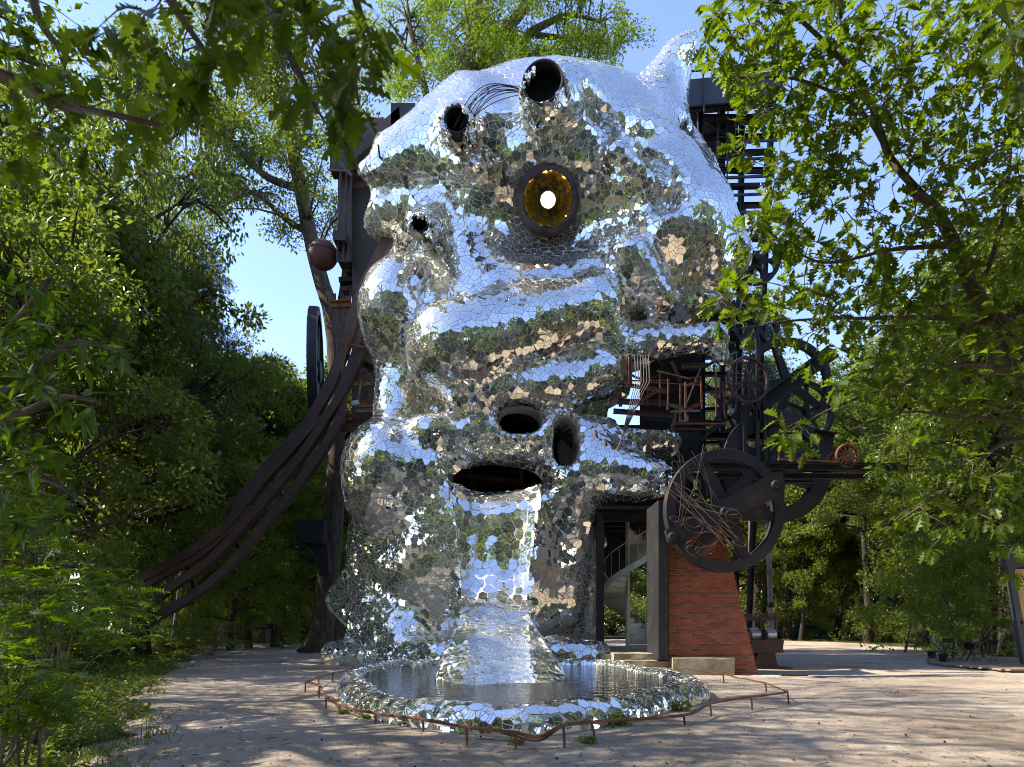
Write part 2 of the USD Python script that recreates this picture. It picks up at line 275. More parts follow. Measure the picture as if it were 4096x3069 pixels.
# ---------------------------------------------------------------- the mirror-clad sculpture: a plain billowing mass of folds
def surface_nets(Sv, o, h):
    neg = Sv < 0
    nx, ny, nz = Sv.shape
    cnt = np.zeros((nx - 1, ny - 1, nz - 1), np.int8)
    for a in (0, 1):
        for b in (0, 1):
            for c in (0, 1): cnt += neg[a:nx - 1 + a, b:ny - 1 + b, c:nz - 1 + c]
    act = (cnt > 0) & (cnt < 8)
    I = np.argwhere(act); vid = -np.ones(act.shape, int); vid[act] = np.arange(len(I))
    acc = np.zeros((len(I), 3)); w = np.zeros(len(I))
    C = [(a, b, c) for a in (0, 1) for b in (0, 1) for c in (0, 1)]
    for p in C:
        for ax in range(3):
            if p[ax]: continue
            r = list(p); r[ax] = 1
            s0 = Sv[I[:, 0] + p[0], I[:, 1] + p[1], I[:, 2] + p[2]]; s1 = Sv[I[:, 0] + r[0], I[:, 1] + r[1], I[:, 2] + r[2]]
            x = (s0 < 0) != (s1 < 0)
            t = np.where(x, s0 / np.where(x, s0 - s1, 1), 0)
            pos = np.tile(np.array(p, float), (len(I), 1)); pos[:, ax] = t
            acc[x] += pos[x]; w[x] += 1
    V = (I + acc / w[:, None]) * h + o
    Fs = []
    for ax in range(3):
        b, c = (ax + 1) % 3, (ax + 2) % 3
        sl0 = [slice(None)] * 3; sl1 = [slice(None)] * 3
        sl0[ax] = slice(0, -1); sl1[ax] = slice(1, None)
        E = np.argwhere(neg[tuple(sl0)] != neg[tuple(sl1)])
        E = E[(E[:, b] > 0) & (E[:, c] > 0) & (E[:, b] < Sv.shape[b] - 1) & (E[:, c] < Sv.shape[c] - 1)]
        def at(db, dc):
            e = E.copy(); e[:, b] -= db; e[:, c] -= dc
            return vid[e[:, 0], e[:, 1], e[:, 2]]
        qd = np.stack([at(1, 1), at(0, 1), at(0, 0), at(1, 0)], 1)
        flip = ~neg[E[:, 0], E[:, 1], E[:, 2]]
        qd[flip] = qd[flip][:, ::-1]
        Fs.append(qd)
    Q = np.vstack(Fs)
    return V, Q

h = 0.16
o = np.array([-9.0, 15.0, -0.6]); dims = np.array([20.5, 19.5, 25.0])
n3 = (dims / h).astype(int)
ax3 = [o[k] + np.arange(n3[k]) * h for k in range(3)]
X, Y, Z = np.meshgrid(*[a.astype(np.float32) for a in ax3], indexing='ij')
def ell(u, v, Yc, ru, rv, ry, tilt=0.0):
    c = P(u, v, Yc); s = Yc / F
    dx, dy, dz = X - c[0], Y - c[1], Z - c[2]
    if tilt:
        ct, st = math.cos(tilt), math.sin(tilt); dx, dz = dx * ct + dz * st, -dx * st + dz * ct
    a = np.sqrt((dx / (ru * s))**2 + (dy / ry)**2 + (dz / (rv * s))**2)
    return (a - 1) * min(ru * s, rv * s, ry)
def cap(p, q_, r0, r1, flat=1.0):
    p, q_ = np.asarray(p, float), np.asarray(q_, float); d = q_ - p; L2 = d @ d
    t = np.clip(((X - p[0]) * d[0] + (Y - p[1]) * d[1] + (Z - p[2]) * d[2]) / L2, 0, 1)
    e = np.sqrt((X - p[0] - t * d[0])**2 + ((Y - p[1] - t * d[1]) / flat)**2 + (Z - p[2] - t * d[2])**2)
    return e - (r0 + t * (r1 - r0))
def smin(a, b, k):
    hh = np.clip(0.5 + 0.5 * (b - a) / k, 0, 1)
    return b * (1 - hh) + a * hh - k * hh * (1 - hh)
def smax(a, b, k): return -smin(-a, -b, k)
D = ell(548, 205, 28.8, 158, 112, 5.0)                                    # upper mass
D = smin(D, ell(505, 345, 29.0, 128, 150, 4.6), 1.2)                      # core
D = smin(D, ell(478, 560, 28.2, 128, 150, 4.4), 1.2)                      # lower mass
D = smin(D, ell(648, 255, 27.6, 86, 88, 4.0), 1.0)                        # right mass
D = smin(D, cap(P(470, 148, 26.0), P(348, 179, 25.0), 2.3, 0.12), 0.5)    # pointed ledge at the upper left
D = smin(D, cap(P(440, 214, 26.3), P(384, 216, 26.0), 1.5, 0.95), 0.4)
D = smin(D, ell(402, 318, 26.2, 40, 60, 2.3), 0.5)                        # left swellings
D = smin(D, cap(P(400, 350, 26.0), P(400, 470, 25.6), 1.0, 0.9), 0.6)
D = smin(D, ell(386, 480, 25.6, 46, 56, 2.3), 0.5)
D = smin(D, cap(P(455, 352, 24.3), P(585, 318, 25.2), 1.75, 1.3), 0.5)    # three broad diagonal folds across the middle
D = smin(D, cap(P(440, 308, 25.2), P(600, 262, 25.4), 0.95, 0.9), 0.35)
D = smin(D, cap(P(470, 398, 24.6), P(625, 372, 25.4), 1.0, 0.9), 0.35)
D = smin(D, cap(P(600, 300, 25.0), P(735, 250, 26.0), 0.9, 0.6), 0.5)
D = smin(D, cap(P(610, 345, 25.2), P(712, 338, 25.2), 0.75, 0.55), 0.4)   # canopy fold at the right
D = smin(D, cap(P(712, 338, 25.2), P(731, 384, 25.0), 0.5, 0.16), 0.3)
D = smin(D, cap(P(430, 436, 24.6), P(560, 438, 25.0), 0.85, 0.8), 0.4)    # folds lower down
D = smin(D, cap(P(560, 438, 25.0), P(660, 440, 26.0), 0.8, 0.8), 0.5)
D = smin(D, cap(P(590, 470, 25.4), P(668, 481, 24.0), 1.5, 0.50), 0.6)
D = smin(D, cap(P(420, 470, 24.6), P(430, 540, 25.0), 0.9, 0.8), 0.5)
D = smin(D, cap(P(572, 480, 25.0), P(575, 640, 26.4), 0.9, 0.9), 0.6)
D = smin(D, cap(P(335, 655, 26.0), P(440, 664, 23.2), 0.55, 0.8), 0.9)    # skirts on the ground
D = smin(D, cap(P(555, 660, 23.5), P(618, 664, 23.6), 0.8, 0.7), 0.9)
D = smin(D, cap(P(345, 600, 27.5), P(400, 640, 25.0), 0.8, 1.0), 0.9)
D = smin(D, cap(P(648, 130, 26.5), P(672, 70, 26.5), 1.2, 0.75), 0.7)     # blunt horn-like peak
D = smin(D, cap(P(668, 78, 26.4), P(680, 52, 26.0), 0.7, 0.48), 0.3)
D = smin(D, cap(P(680, 52, 26.0), P(692, 37, 25.7), 0.48, 0.26), 0.25)
D = smin(D, cap(P(690, 175, 26.5), P(738, 262, 26.0), 0.9, 0.35), 0.6)
D = smin(D, cap(P(605, 108, 26.5), P(545, 93, 22.9), 1.05, 0.95), 0.4)     # piped humps
D = smin(D, cap(P(470, 132, 26.2), P(458, 126, 23.5), 0.85, 0.62), 0.4)
D = smin(D, cap(P(432, 226, 26.0), P(421, 227, 23.4), 0.8, 0.45), 0.4)
for (a_, b_, ra, rb_) in (((570, 84, 25.0), (640, 128, 24.6), .55, .6), ((640, 128, 24.6), (690, 170, 25.6), .6, .5), ((655, 100, 25.6), (705, 165, 26.6), .6, .45), ((618, 160, 24.0), (690, 215, 24.9), .6, .5), ((690, 215, 24.9), (722, 300, 26), .5, .45), ((385, 150, 25.2), (470, 168, 24.4), .4, .45), ((610, 225, 23.9), (660, 300, 24.6), .6, .6)):
    D = smin(D, cap(P(*a_), P(*b_), ra, rb_), 0.35)
D = smax(D, -ell(655, 150, 23.4, 30, 10, 1.2, -.6), 0.35); D = smax(D, -ell(690, 120, 25.0, 10, 16, 1.3), 0.35); D = smax(D, -ell(668, 195, 23.8, 16, 22, .9), 0.3); D = smax(D, -ell(600, 115, 23.9, 26, 9, 1.0, -.5), 0.3); D = smax(D, -ell(700, 270, 24.6, 14, 26, 1.2), 0.3)
q = np.stack([X, Y, Z], -1)
wob = (meshkit.fbm(q * np.float32(0.45), 3, 21) - 0.5).astype(np.float32)
D = D - 0.45 * wob
D = smax(D, -ell(549, 203, 23.6, 100, 50, 1.9), 0.5)                      # broad hollow that holds the lamp
D = smax(D, -ell(372, 249, 26.0, 30, 12, 3.0), 0.25)
D = smax(D, -ell(352, 205, 26.0, 22, 20, 3.0), 0.25)
SH = np.maximum(D, -(D + 0.55))                                           # a shell, hollow inside
for u, v_, rx, rz, y0 in ((497, 480, 45, 19, 24.0), (520, 416, 21, 15, 24.0), (566, 440, 12, 26, 24.3)):   # dark openings
    c = P(u, v_, y0); s = y0 / F
    a = (np.sqrt((np.abs(X - c[0]) / (rx * s))**2.6 + (np.abs(Z - c[2]) / (rz * s))**2.6) - 1) * rz * s
    a = np.maximum(a, Y - 27.0)
    SH = smax(SH, -a, 0.45)
def bore(p, d, r, L):
    d = np.asarray(d, float) / np.linalg.norm(d)
    t = (X - p[0]) * d[0] + (Y - p[1]) * d[1] + (Z - p[2]) * d[2]
    e = np.sqrt(np.maximum((X - p[0])**2 + (Y - p[1])**2 + (Z - p[2])**2 - t * t, 0)) - r
    return np.maximum(e, np.abs(t) - L)
BORES = ((P(545, 93, 22.9), (-0.2, -1, -0.12), 0.66, 1.6), (P(458, 126, 23.5), (-0.05, -1, -0.15), 0.42, 0.9), (P(421, 227, 23.4), (-0.05, -1, -0.1), 0.29, 0.7), (P(668, 481, 24.0), (0.55, -0.8, -0.05), 0.36, 0.9))
for p_, d_, r_, L_ in BORES: SH = np.maximum(SH, -bore(p_, d_, r_, L_))
side = np.maximum(X - 3.15, Z - 4.6)                                      # the open corner at the lower right, over the stair
SH = smax(SH, -np.maximum(3.35 - X, Z - 4.3 - 0.35 * np.sin(X * 2.3)), 0.3)
c = P(690, 395, 25)
SH = smax(SH, -np.maximum(np.maximum(np.abs(X - c[0]) - 2.6, np.abs(Z - c[2]) - 1.15), -1.0), 0.3)   # the gap with the scaffolding
SH = np.maximum(SH, -Z - 0.3)
V_, Q_ = surface_nets(SH, o, h)
sc_f = np.vstack([Q_[:, [0, 1, 2]], Q_[:, [0, 2, 3]]])
tm = trimesh.Trimesh(V_, sc_f, process=False)
trimesh.smoothing.filter_taubin(tm, iterations=4)
V_ = np.array(tm.vertices)

# chute: a wide mirrored apron falling from the opening and running out into the basin
chute_c = [(496, 492, 24.2), (496, 505, 23.2), (497, 540, 22.9), (497, 580, 22.4), (496, 615, 21.0), (495, 645, 18.4), (498, 672, 16.0), (501, 690, 14.6), (501, 700, 14.0), (501, 706, 13.7)]
chute_w = [40, 44, 39, 34, 35, 52, 66, 70, 69, 66]
nu, nvv = 41, 90
cc = catmull([[*a, w] for a, w in zip(chute_c, chute_w)], nvv)
front = np.zeros((nvv, nu, 3)); tt = np.linspace(-1, 1, nu)
for i in range(nvv):
    c0 = P(*cc[i, :3]); hw = cc[i, 3] * cc[i, 2] / F
    fr = i / (nvv - 1)
    lip = 0.55 * np.abs(tt)**3 * (1 - fr) * 1.2 - 0.5 * np.abs(tt)**4 * min(1, fr * 1.5) + 0.05 * np.sin(tt * 4 + fr * 5)
    front[i, :, 0] = c0[0] + tt * hw + 0.06 * np.sin(fr * 11 + 1)
    nrm = np.array([0, -1, 0.25 + 0.9 * min(1, max(0, (fr - 0.45) * 3))]); nrm /= np.linalg.norm(nrm)
    front[i, :, 1] = c0[1] + nrm[1] * lip; front[i, :, 2] = c0[2] + nrm[2] * lip
back = front + np.array([0, 0.75, -0.3])
cv = np.vstack([front.reshape(-1, 3), back.reshape(-1, 3)])
ii, jj = np.meshgrid(np.arange(nvv - 1), np.arange(nu - 1), indexing='ij')
a0 = ii * nu + jj
fq = np.stack([a0, a0 + nu, a0 + nu + 1, a0 + 1], -1).reshape(-1, 4)
off = nvv * nu
rim = [fq, fq[:, ::-1] + off]
e = np.arange(nvv - 1) * nu
rim.append(np.stack([e, e + off, e + off + nu, e + nu], 1)); e = e + nu - 1
rim.append(np.stack([e, e + nu, e + off + nu, e + off], 1))
e = np.arange(nu - 1); rim.append(np.stack([e, e + 1, e + off + 1, e + off], 1)); e = e + (nvv - 1) * nu
rim.append(np.stack([e, e + off, e + off + 1, e + 1], 1))
cq = np.vstack(rim)
cf = np.vstack([cq[:, [0, 1, 2]], cq[:, [0, 2, 3]]])

_p = P(548, 200, 25.0); _c = ((_p - o) / h).astype(int)
LAMP_Y = float(ax3[1][np.nonzero(D[_c[0], :, _c[2]] < 0)[0][0]])
def make_tiles(v, f, spacing, keep, seed, gap=0.03, lift=0.02, tilt=0.02, jit=0.62, even=False):
    "mirror shards: each a polygon of its own with bevel-free edges and a joint round it. Returns a list of (verts, faces)"
    tmesh = trimesh.Trimesh(v, f, process=False)
    fn = tmesh.face_normals; ar = tmesh.area_faces
    vn = vnormals(v, f)
    r = np.random.default_rng(seed)
    cen = v[f].mean(1)
    k = keep(cen, fn); fi = np.nonzero(k)[0]
    n = int(ar[fi].sum() / spacing**2 * 6)
    pick = r.choice(fi, n, p=ar[fi] / ar[fi].sum())
    b = r.random((n, 2)); fl = b.sum(1) > 1; b[fl] = 1 - b[fl]
    b3 = np.stack([1 - b.sum(1), b[:, 0], b[:, 1]], 1)
    pts = (v[f[pick]] * b3[:, :, None]).sum(1); nr = (vn[f[pick]] * b3[:, :, None]).sum(1); nr /= np.linalg.norm(nr, axis=1, keepdims=True) + 1e-9
    # greedy thinning with a varying distance
    tree = cKDTree(pts); alive = np.ones(n, bool); sel = []
    _, nq = tree.query(pts, k=24)
    curv = 1 - np.einsum('ijk,ik->ij', nr[nq], nr).mean(1)
    fine = np.clip(1.1 - 6.0 * curv, 0.42, 1.0) ** (0 if even else 1)
    rad = spacing * fine * (jit + (1.25 - jit) * 1.2 * r.random(n)**1.5)
    nb = tree.query_ball_point(pts, rad * 0.86)
    for i in range(n):
        if alive[i]:
            sel.append(i); alive[nb[i]] = False
    pts, nr, fine = pts[sel], nr[sel], fine[sel]
    tree = cKDTree(pts); kk = min(19, len(pts))
    _, near = tree.query(pts, k=kk)
    ref = np.where(np.abs(nr[:, 2:]) < 0.9, [[0, 0, 1.0]], [[1.0, 0, 0]])
    ta = np.cross(ref, nr); ta /= np.linalg.norm(ta, axis=1, keepdims=True); tb = np.cross(nr, ta)
    tl = r.normal(0, tilt, (len(pts), 2))
    out = []
    dots = np.einsum('ijk,ik->ij', nr[near], nr)
    dv = pts[near] - pts[:, None]
    qa = np.einsum('ijk,ik->ij', dv, ta); qb = np.einsum('ijk,ik->ij', dv, tb)
    wgt = spacing * r.uniform(-.11, .11, len(pts)) * fine
    for i in range(len(pts)):
        R = spacing * 1.15 * fine[i]
        ph = r.random() * 6.28
        poly = [(R * math.cos(ph + t), R * math.sin(ph + t)) for t in (0, 1.05, 2.1, 3.14, 4.2, 5.25)]
        for j in range(1, kk):
            if dots[i, j] < 0.1: continue
            x, y = qa[i, j], qb[i, j]; L = math.hypot(x, y)
            if L < 1e-6 or L > 2 * R + gap: continue
            x /= L; y /= L; lim = L / 2 + wgt[i] - wgt[near[i, j]] - gap / 2
            new = []; m = len(poly)
            ds = [px * x + py * y - lim for px, py in poly]
            for a in range(m):
                d0, d1 = ds[a], ds[(a + 1) % m]
                if d0 <= 0: new.append(poly[a])
                if (d0 < 0) != (d1 < 0) and d0 != d1:
                    t = d0 / (d0 - d1); p0, p1 = poly[a], poly[(a + 1) % m]
                    new.append((p0[0] + t * (p1[0] - p0[0]), p0[1] + t * (p1[1] - p0[1])))
            poly = new
            if len(poly) < 3: break
        if len(poly) < 3: continue
        polys = [poly]
        for _ in range(2):                                               # some pieces are snapped across
            nxt = []
            for pg_ in polys:
                a_ = np.array(pg_)
                if r.random() < (0.5 if _ == 0 else 0.25) and np.ptp(a_, axis=0).max() > 0.6 * spacing:
                    c0 = a_.mean(0) + r.normal(0, .12, 2) * spacing * fine[i]; th = r.random() * 6.28; nx, ny = math.cos(th), math.sin(th)
                    for sg in (1, -1):
                        ds = [sg * ((px - c0[0]) * nx + (py - c0[1]) * ny) + gap * .42 for px, py in pg_]; new = []; m = len(pg_)
                        for a in range(m):
                            d0, d1 = ds[a], ds[(a + 1) % m]
                            if d0 <= 0: new.append(pg_[a])
                            if (d0 < 0) != (d1 < 0) and d0 != d1:
                                t = d0 / (d0 - d1); p0, p1 = pg_[a], pg_[(a + 1) % m]; new.append((p0[0] + t * (p1[0] - p0[0]), p0[1] + t * (p1[1] - p0[1])))
                        if len(new) >= 3: nxt.append(new)
                else: nxt.append(pg_)
            polys = nxt
        for pg_ in polys:
            pl = np.array(pg_); m = len(pl); tq = tl[i] + r.normal(0, tilt * .5, 2); cq_ = pl.mean(0)
            hgt = lift + (pl - cq_) @ tq
            top = pts[i] + pl[:, :1] * ta[i] + pl[:, 1:] * tb[i] + hgt[:, None] * nr[i]
            bot = top - nr[i] * (lift + 0.012)
            fa = [[0, a, a + 1] for a in range(1, m - 1)]
            for a in range(m):
                b_ = (a + 1) % m; fa += [[a, m + a, m + b_], [a, m + b_, b_]]
            out.append((np.vstack([top, bot]), np.array(fa)))
    return out

def put_tiles(tiles, parent, most=300, name='mirror_tile', mat_='mirror'):
    "the shards that show largest are parts of their own, the others one part"
    size = []
    for tv, tf in tiles:
        m = len(tv) // 2; p = tv[:m]
        y = np.maximum(p[:, 1], 0.5); a = p[:, 0] / y * F; b = (p[:, 2] - CAMZ) / y * F
        size.append(abs(0.5 * np.sum(a * np.roll(b, -1) - b * np.roll(a, -1))))
    order = np.argsort(size)[::-1]
    for i in order[:most]: obj(name, tiles[i], mat_, parent)
    mb = MB()
    for i in order[most:]: mb.add(*tiles[i])
    if mb.v: setdata(obj(name + 's', mb, mat_, parent), kind='stuff')

scu = thing('mirror_sculpture', 'towering billowing sculpture clad in broken mirror pieces, with amber lamp and dark openings', 'sculpture')
obj('shell', (V_, np.vstack([Q_[:, [0, 1, 2]], Q_[:, [0, 2, 3]]])), 'grout', scu, smooth=True)
obj('chute', (cv, cf), 'grout', scu, smooth=True)
outer = trimesh.Trimesh(V_, sc_f, process=False)
def interp(p):
    i = np.clip(((p - o) / h).astype(int), 0, n3 - 1); return D[i[:, 0], i[:, 1], i[:, 2]]
tiles = make_tiles(V_, sc_f, 0.205, gap=0.014, lift=0.007, tilt=0.013, keep=lambda c, n: (n[:, 1] < 0.35) & (c[:, 2] > 0.05) & (interp(c + n * 0.25) > -0.12) & (c[:, 1] < 31), seed=3)
tiles2 = make_tiles(cv, cf, 0.25, lambda c, n: (n[:, 1] < 0.5) & (c[:, 2] > 0.1) & (n[:, 2] > -0.5), 4, tilt=0.005, gap=0.014, lift=0.008, even=True)
put_tiles(tiles + tiles2, scu)
print('tiles', len(tiles), len(tiles2))
# ---------------------------------------------------------------- vegetation
def unit(a): return a / np.maximum(np.linalg.norm(a, axis=-1, keepdims=True), 1e-9)

def leaf_cards(c, r, L, wr=0.55, up=0.8, droop=0.35, dirs=None):
    "folded rhombic leaves, four corners each"
    n = len(c)
    d = unit(r.normal(0, 1, (n, 3)) * [1, 1, 0.45]) if dirs is None else unit(dirs)
    d[:, 2] -= droop * r.random(n); d = unit(d)
    nm = unit(r.normal(0, 0.55, (n, 3)) + [0, 0, up])
    s = unit(np.cross(d, nm)); nm = np.cross(s, d)
    ln = L * (0.65 + 0.7 * r.random(n))[:, None]; w = ln * wr * 0.5
    b = c; t = c + d * ln; mid = c + d * ln * 0.45
    lft = mid + s * w + nm * w * 0.35; rgt = mid - s * w + nm * w * 0.35
    v = np.stack([b, lft, t, rgt], 1).reshape(-1, 3)
    k = np.arange(n)[:, None] * 4
    return v, np.vstack([k + [0, 2, 1], k + [0, 3, 2]]).astype(np.int32)

def clump_leaves(cl, rad, per, r, L, flat=0.6, **kw):
    "leaves spread through clumps, thicker towards the outside of each"
    n = len(cl); k = np.repeat(np.arange(n), per)
    g = unit(r.normal(0, 1, (len(k), 3))) * (r.random(len(k))[:, None] ** 0.45)
    c = cl[k] + g * np.asarray(rad)[k][:, None] * [1, 1, flat]
    return leaf_cards(c, r, L, dirs=g + r.normal(0, 0.6, g.shape), **kw)

def tree_mesh(seed, H, R, base, limbs, per, leaf, r0, lean=0.4, clump=0.85, flat=0.6, top=0.92, sub=4, wr=0.55, rise=0.5, spread=0.85):
    r = np.random.default_rng(seed)
    wood = MB()
    k = np.linspace(0, 1, 9)
    ph = r.random(4) * 6.28
    tp = np.stack([lean * np.sin(k * 2.3 + ph[0]) * k + 0.12 * np.sin(k * 9 + ph[1]), lean * np.sin(k * 2.1 + ph[2]) * k + 0.12 * np.sin(k * 8 + ph[3]), k * H * top], 1)
    tr = r0 * (1 - k * 0.88); tr[0] *= 1.45
    wood.tube(tp, tr, 9)
    cl, rad = [], []
    for i in range(limbs):
        f = (i + r.random()) / limbs
        z0 = base * 0.85 + (H * top - base) * f ** 0.9 * 0.95
        p0 = np.array([np.interp(z0, tp[:, 2], tp[:, m]) for m in range(2)] + [z0])
        az = i * 2.4 + r.random() * 0.9
        prof = math.sin(math.pi * min(1, 0.28 + f * 0.68)) ** 0.6
        L = R * prof * (0.7 + 0.45 * r.random())
        ri = rise * (0.4 + f)
        d = np.array([math.cos(az), math.sin(az), ri])
        t = np.linspace(0, 1, 6)[:, None]
        lp = p0 + d * L * t + np.array([0, 0, 0.25 * L]) * t**2 * (r.random() - 0.3) + 0.06 * L * np.sin(t * 5 + r.random(3) * 6) * t
        wood.tube(lp, r0 * 0.36 * (1 - 0.55 * f) * (1 - 0.85 * t[:, 0]), 5)
        ends = [lp[-1]]
        for m in range(sub):
            q0 = lp[2 + m % 3]; dd = unit(d * 0.8 + r.normal(0, 0.8, 3)) * L * (0.3 + 0.25 * r.random())
            wood.tube(np.array([q0, q0 + dd * 0.5 + [0, 0, 0.1], q0 + dd]), np.array([0.035, 0.025, 0.01]) * r0 * 5, 4)
            ends.append(q0 + dd)
        for e in ends:
            for _ in range(2):
                cl.append(e + r.normal(0, 0.32 * spread, 3)); rad.append(clump * (0.6 + 0.7 * r.random()))
    return wood.arrays(), clump_leaves(np.array(cl), rad, per, r, leaf, flat, wr=wr)

def pine_mesh(seed, H, base, r0, n=60, per=170):
    r = np.random.default_rng(seed); wood = MB()
    k = np.linspace(0, 1, 8); tp = np.stack([0.5 * np.sin(k * 3 + seed) * k, 0.4 * np.cos(k * 2.5) * k, k * H * 0.97], 1)
    wood.tube(tp, r0 * (1 - 0.85 * k), 8)
    cl, rad = [], []
    for i in range(n):
        f = (i + r.random()) / n; z0 = base + (H - base) * f
        p0 = np.array([np.interp(z0, tp[:, 2], tp[:, 0]), np.interp(z0, tp[:, 2], tp[:, 1]), z0 * 0.97])
        az = i * 2.4 + r.random(); L = (H * 0.17) * (1 - f * 0.75) * (0.6 + 0.6 * r.random()) * min(1, 0.45 + 2 * f)
        d = np.array([math.cos(az), math.sin(az), 0.15 + 0.4 * r.random()])
        t = np.linspace(0, 1, 4)[:, None]; lp = p0 + d * L * t + [0, 0, 0.3] * t**2
        wood.tube(lp, 0.07 * (1 - 0.85 * t[:, 0]), 4)
        for m in (0.6, 0.82, 1.0): cl.append(p0 + d * L * m + r.normal(0, 0.2, 3)); rad.append(0.6 + 0.5 * r.random())
    cl = np.array(cl); kk = np.repeat(np.arange(len(cl)), per)
    g = unit(r.normal(0, 1, (len(kk), 3)))
    c = cl[kk] + g * np.array(rad)[kk][:, None] * (r.random(len(kk))[:, None] ** 0.5) * [1, 1, 0.55]
    return wood.arrays(), leaf_cards(c, r, 0.24, wr=0.16, up=0.3, droop=0, dirs=g + [0, 0, 0.5])

def shrub_mesh(seed, H, R, n, per, leaf):
    r = np.random.default_rng(seed); wood = MB(); cl, rad = [], []
    for i in range(n):
        az, q = r.random() * 6.28, r.random() ** 0.6; e = np.array([math.cos(az) * R * q, math.sin(az) * R * q, H * (0.15 + 0.8 * r.random() * (1 - 0.5 * q))])
        wood.tube(np.array([[0, 0, 0], e * [0.4, 0.4, 0.6], e]), [0.03, 0.02, 0.006], 4)
        cl.append(e); rad.append(0.32 + 0.3 * r.random())
    return wood.arrays(), clump_leaves(np.array(cl), rad, per, r, leaf, 0.7)

CLS = {}
def plant_class(name, wood, leaves, bark, leafm, woodname='trunk', leafname='crown'):
    c = stage.CreateClassPrim('/World/' + name); UsdGeom.Xformable(stage.DefinePrim(c.GetPath().AppendPath('x'))) if False else None
    c.SetTypeName('Xform')
    obj(woodname, wood, bark, c, smooth=True)
    obj(leafname, leaves, leafm, c)
    CLS[name] = c.GetPath()
def plant(name, cls, label, cat, loc, rz=0.0, s=1.0, group=None):
    loc = (loc[0], loc[1], float(ground_z(loc[0], loc[1])) - 0.05) if len(loc) == 2 else loc
    p = thing(name, label, cat, loc, rz, s, group)
    p.GetReferences().AddInternalReference(CLS[cls]); p.SetInstanceable(True)
    return p

plant_class('broad_tree_a', *tree_mesh(11, 17, 5.2, 3.0, 26, 95, 0.25, 0.30), 'bark', 'leaf_wood')
plant_class('broad_tree_b', *tree_mesh(12, 23, 5.8, 4.5, 32, 95, 0.25, 0.34), 'bark', 'leaf_wood')
plant_class('broad_tree_c', *tree_mesh(13, 15, 4.2, 1.6, 26, 85, 0.20, 0.22, clump=0.75), 'bark_dark', 'leaf_light')
plant_class('dark_tree', *tree_mesh(14, 22, 5.0, 1.0, 38, 85, 0.22, 0.36, clump=0.95), 'bark_dark', 'leaf_dark')
plant_class('high_crown_tree', *tree_mesh(15, 19, 6.5, 8.5, 24, 50, 0.17, 0.38, clump=1.15, spread=2.2), 'bark', 'leaf_oak')
plant_class('tall_trunk_tree', *tree_mesh(21, 24, 4.6, 8.5, 24, 95, 0.24, 0.30, lean=0.7), 'bark_dark', 'leaf_wood')
plant_class('sapling', *tree_mesh(16, 6, 2.4, 1.0, 14, 36, 0.19, 0.06, clump=0.55, lean=0.6), 'bark_pine', 'leaf_light')
plant_class('pine_tree_class', *pine_mesh(17, 28, 12, 0.30, 80, 260), 'bark_pine', 'leaf_pine')
plant_class('shrub_class', *shrub_mesh(18, 2.4, 1.7, 34, 75, 0.12), 'twig', 'leaf_wood', 'stem', 'foliage')
plant_class('low_shrub_class', *shrub_mesh(19, 1.1, 1.3, 30, 60, 0.10), 'twig', 'leaf_dark', 'stem', 'foliage')

def near_what(u):
    for lim, w in ((45, 'behind the chestnut boughs'), (95, 'left of the dark ivy-covered tree'), (160, 'behind the dark ivy-covered tree'), (200, 'by the lamp post'), (235, 'above the foot of the curved girders'), (290, 'behind the middle of the curved girders'), (335, 'behind the great forked oak'), (480, 'behind the sculpture\'s left half'), (640, 'behind the sculpture\'s right half'), (715, 'behind the spiral stair'), (748, 'behind the iron tower'), (785, 'behind the utility pole'), (828, 'behind the parked car'), (868, 'behind the lone slim trunk'), (905, 'between the slim trunk and the terrace'), (945, 'behind the blue-backed bistro chair'), (975, 'behind the bistro table'), (1005, 'just left of the kiosk')):
        if u < lim: return w
    return 'behind the kiosk'
def row_of(Y): return 'front' if Y < 45 else 'second' if Y < 58 else 'third' if Y < 68 else 'fourth' if Y < 78 else 'back'
def size_of(s): return 'low' if s < .9 else 'small' if s < 1.05 else 'middling' if s < 1.2 else 'tall' if s < 1.4 else 'towering'
# the two great oaks by the sculpture, built where they stand
def great_oak(label, seed, stems, clumps, per, Y0, leafm, leaf=0.16, reach=3.2):
    r = np.random.default_rng(seed); wood = MB(); pts = []
    for st in stems:
        p = catmull([P(u, v_, y) for u, v_, y, _ in st], 22); rr = catmull([[a[3]] * 3 for a in st], 22)[:, 0] / F * Y0
        wood.tube(p, np.maximum(rr, 0.02), 10); pts += list(p[6:])
    pts = np.array(pts)
    cl, rad = [], []
    for (u, v_, ru, rv, n) in clumps:
        for _ in range(n):
            a, q_ = r.random() * 6.28, math.sqrt(r.random())
            c = P(u + ru * q_ * math.cos(a), v_ + rv * q_ * math.sin(a), Y0 + r.normal(0, 1.9))
            cl.append(c); rad.append(0.55 + 0.55 * r.random())
    for c in cl:
        j = np.argmin(((pts - c)**2).sum(1)); a = pts[j]
        if np.linalg.norm(c - a) < reach * 2:
            m = (a + c) / 2 + [0, 0, 0.25]
            wood.tube(catmull([a, m, c], 5), np.linspace(0.07, 0.012, 5), 4)
    t = thing('great_oak', label, 'oak tree')
    obj('trunk', wood, 'bark', t, smooth=True)
    obj('crown', clump_leaves(np.array(cl), rad, per, r, leaf, 0.6), leafm, t)
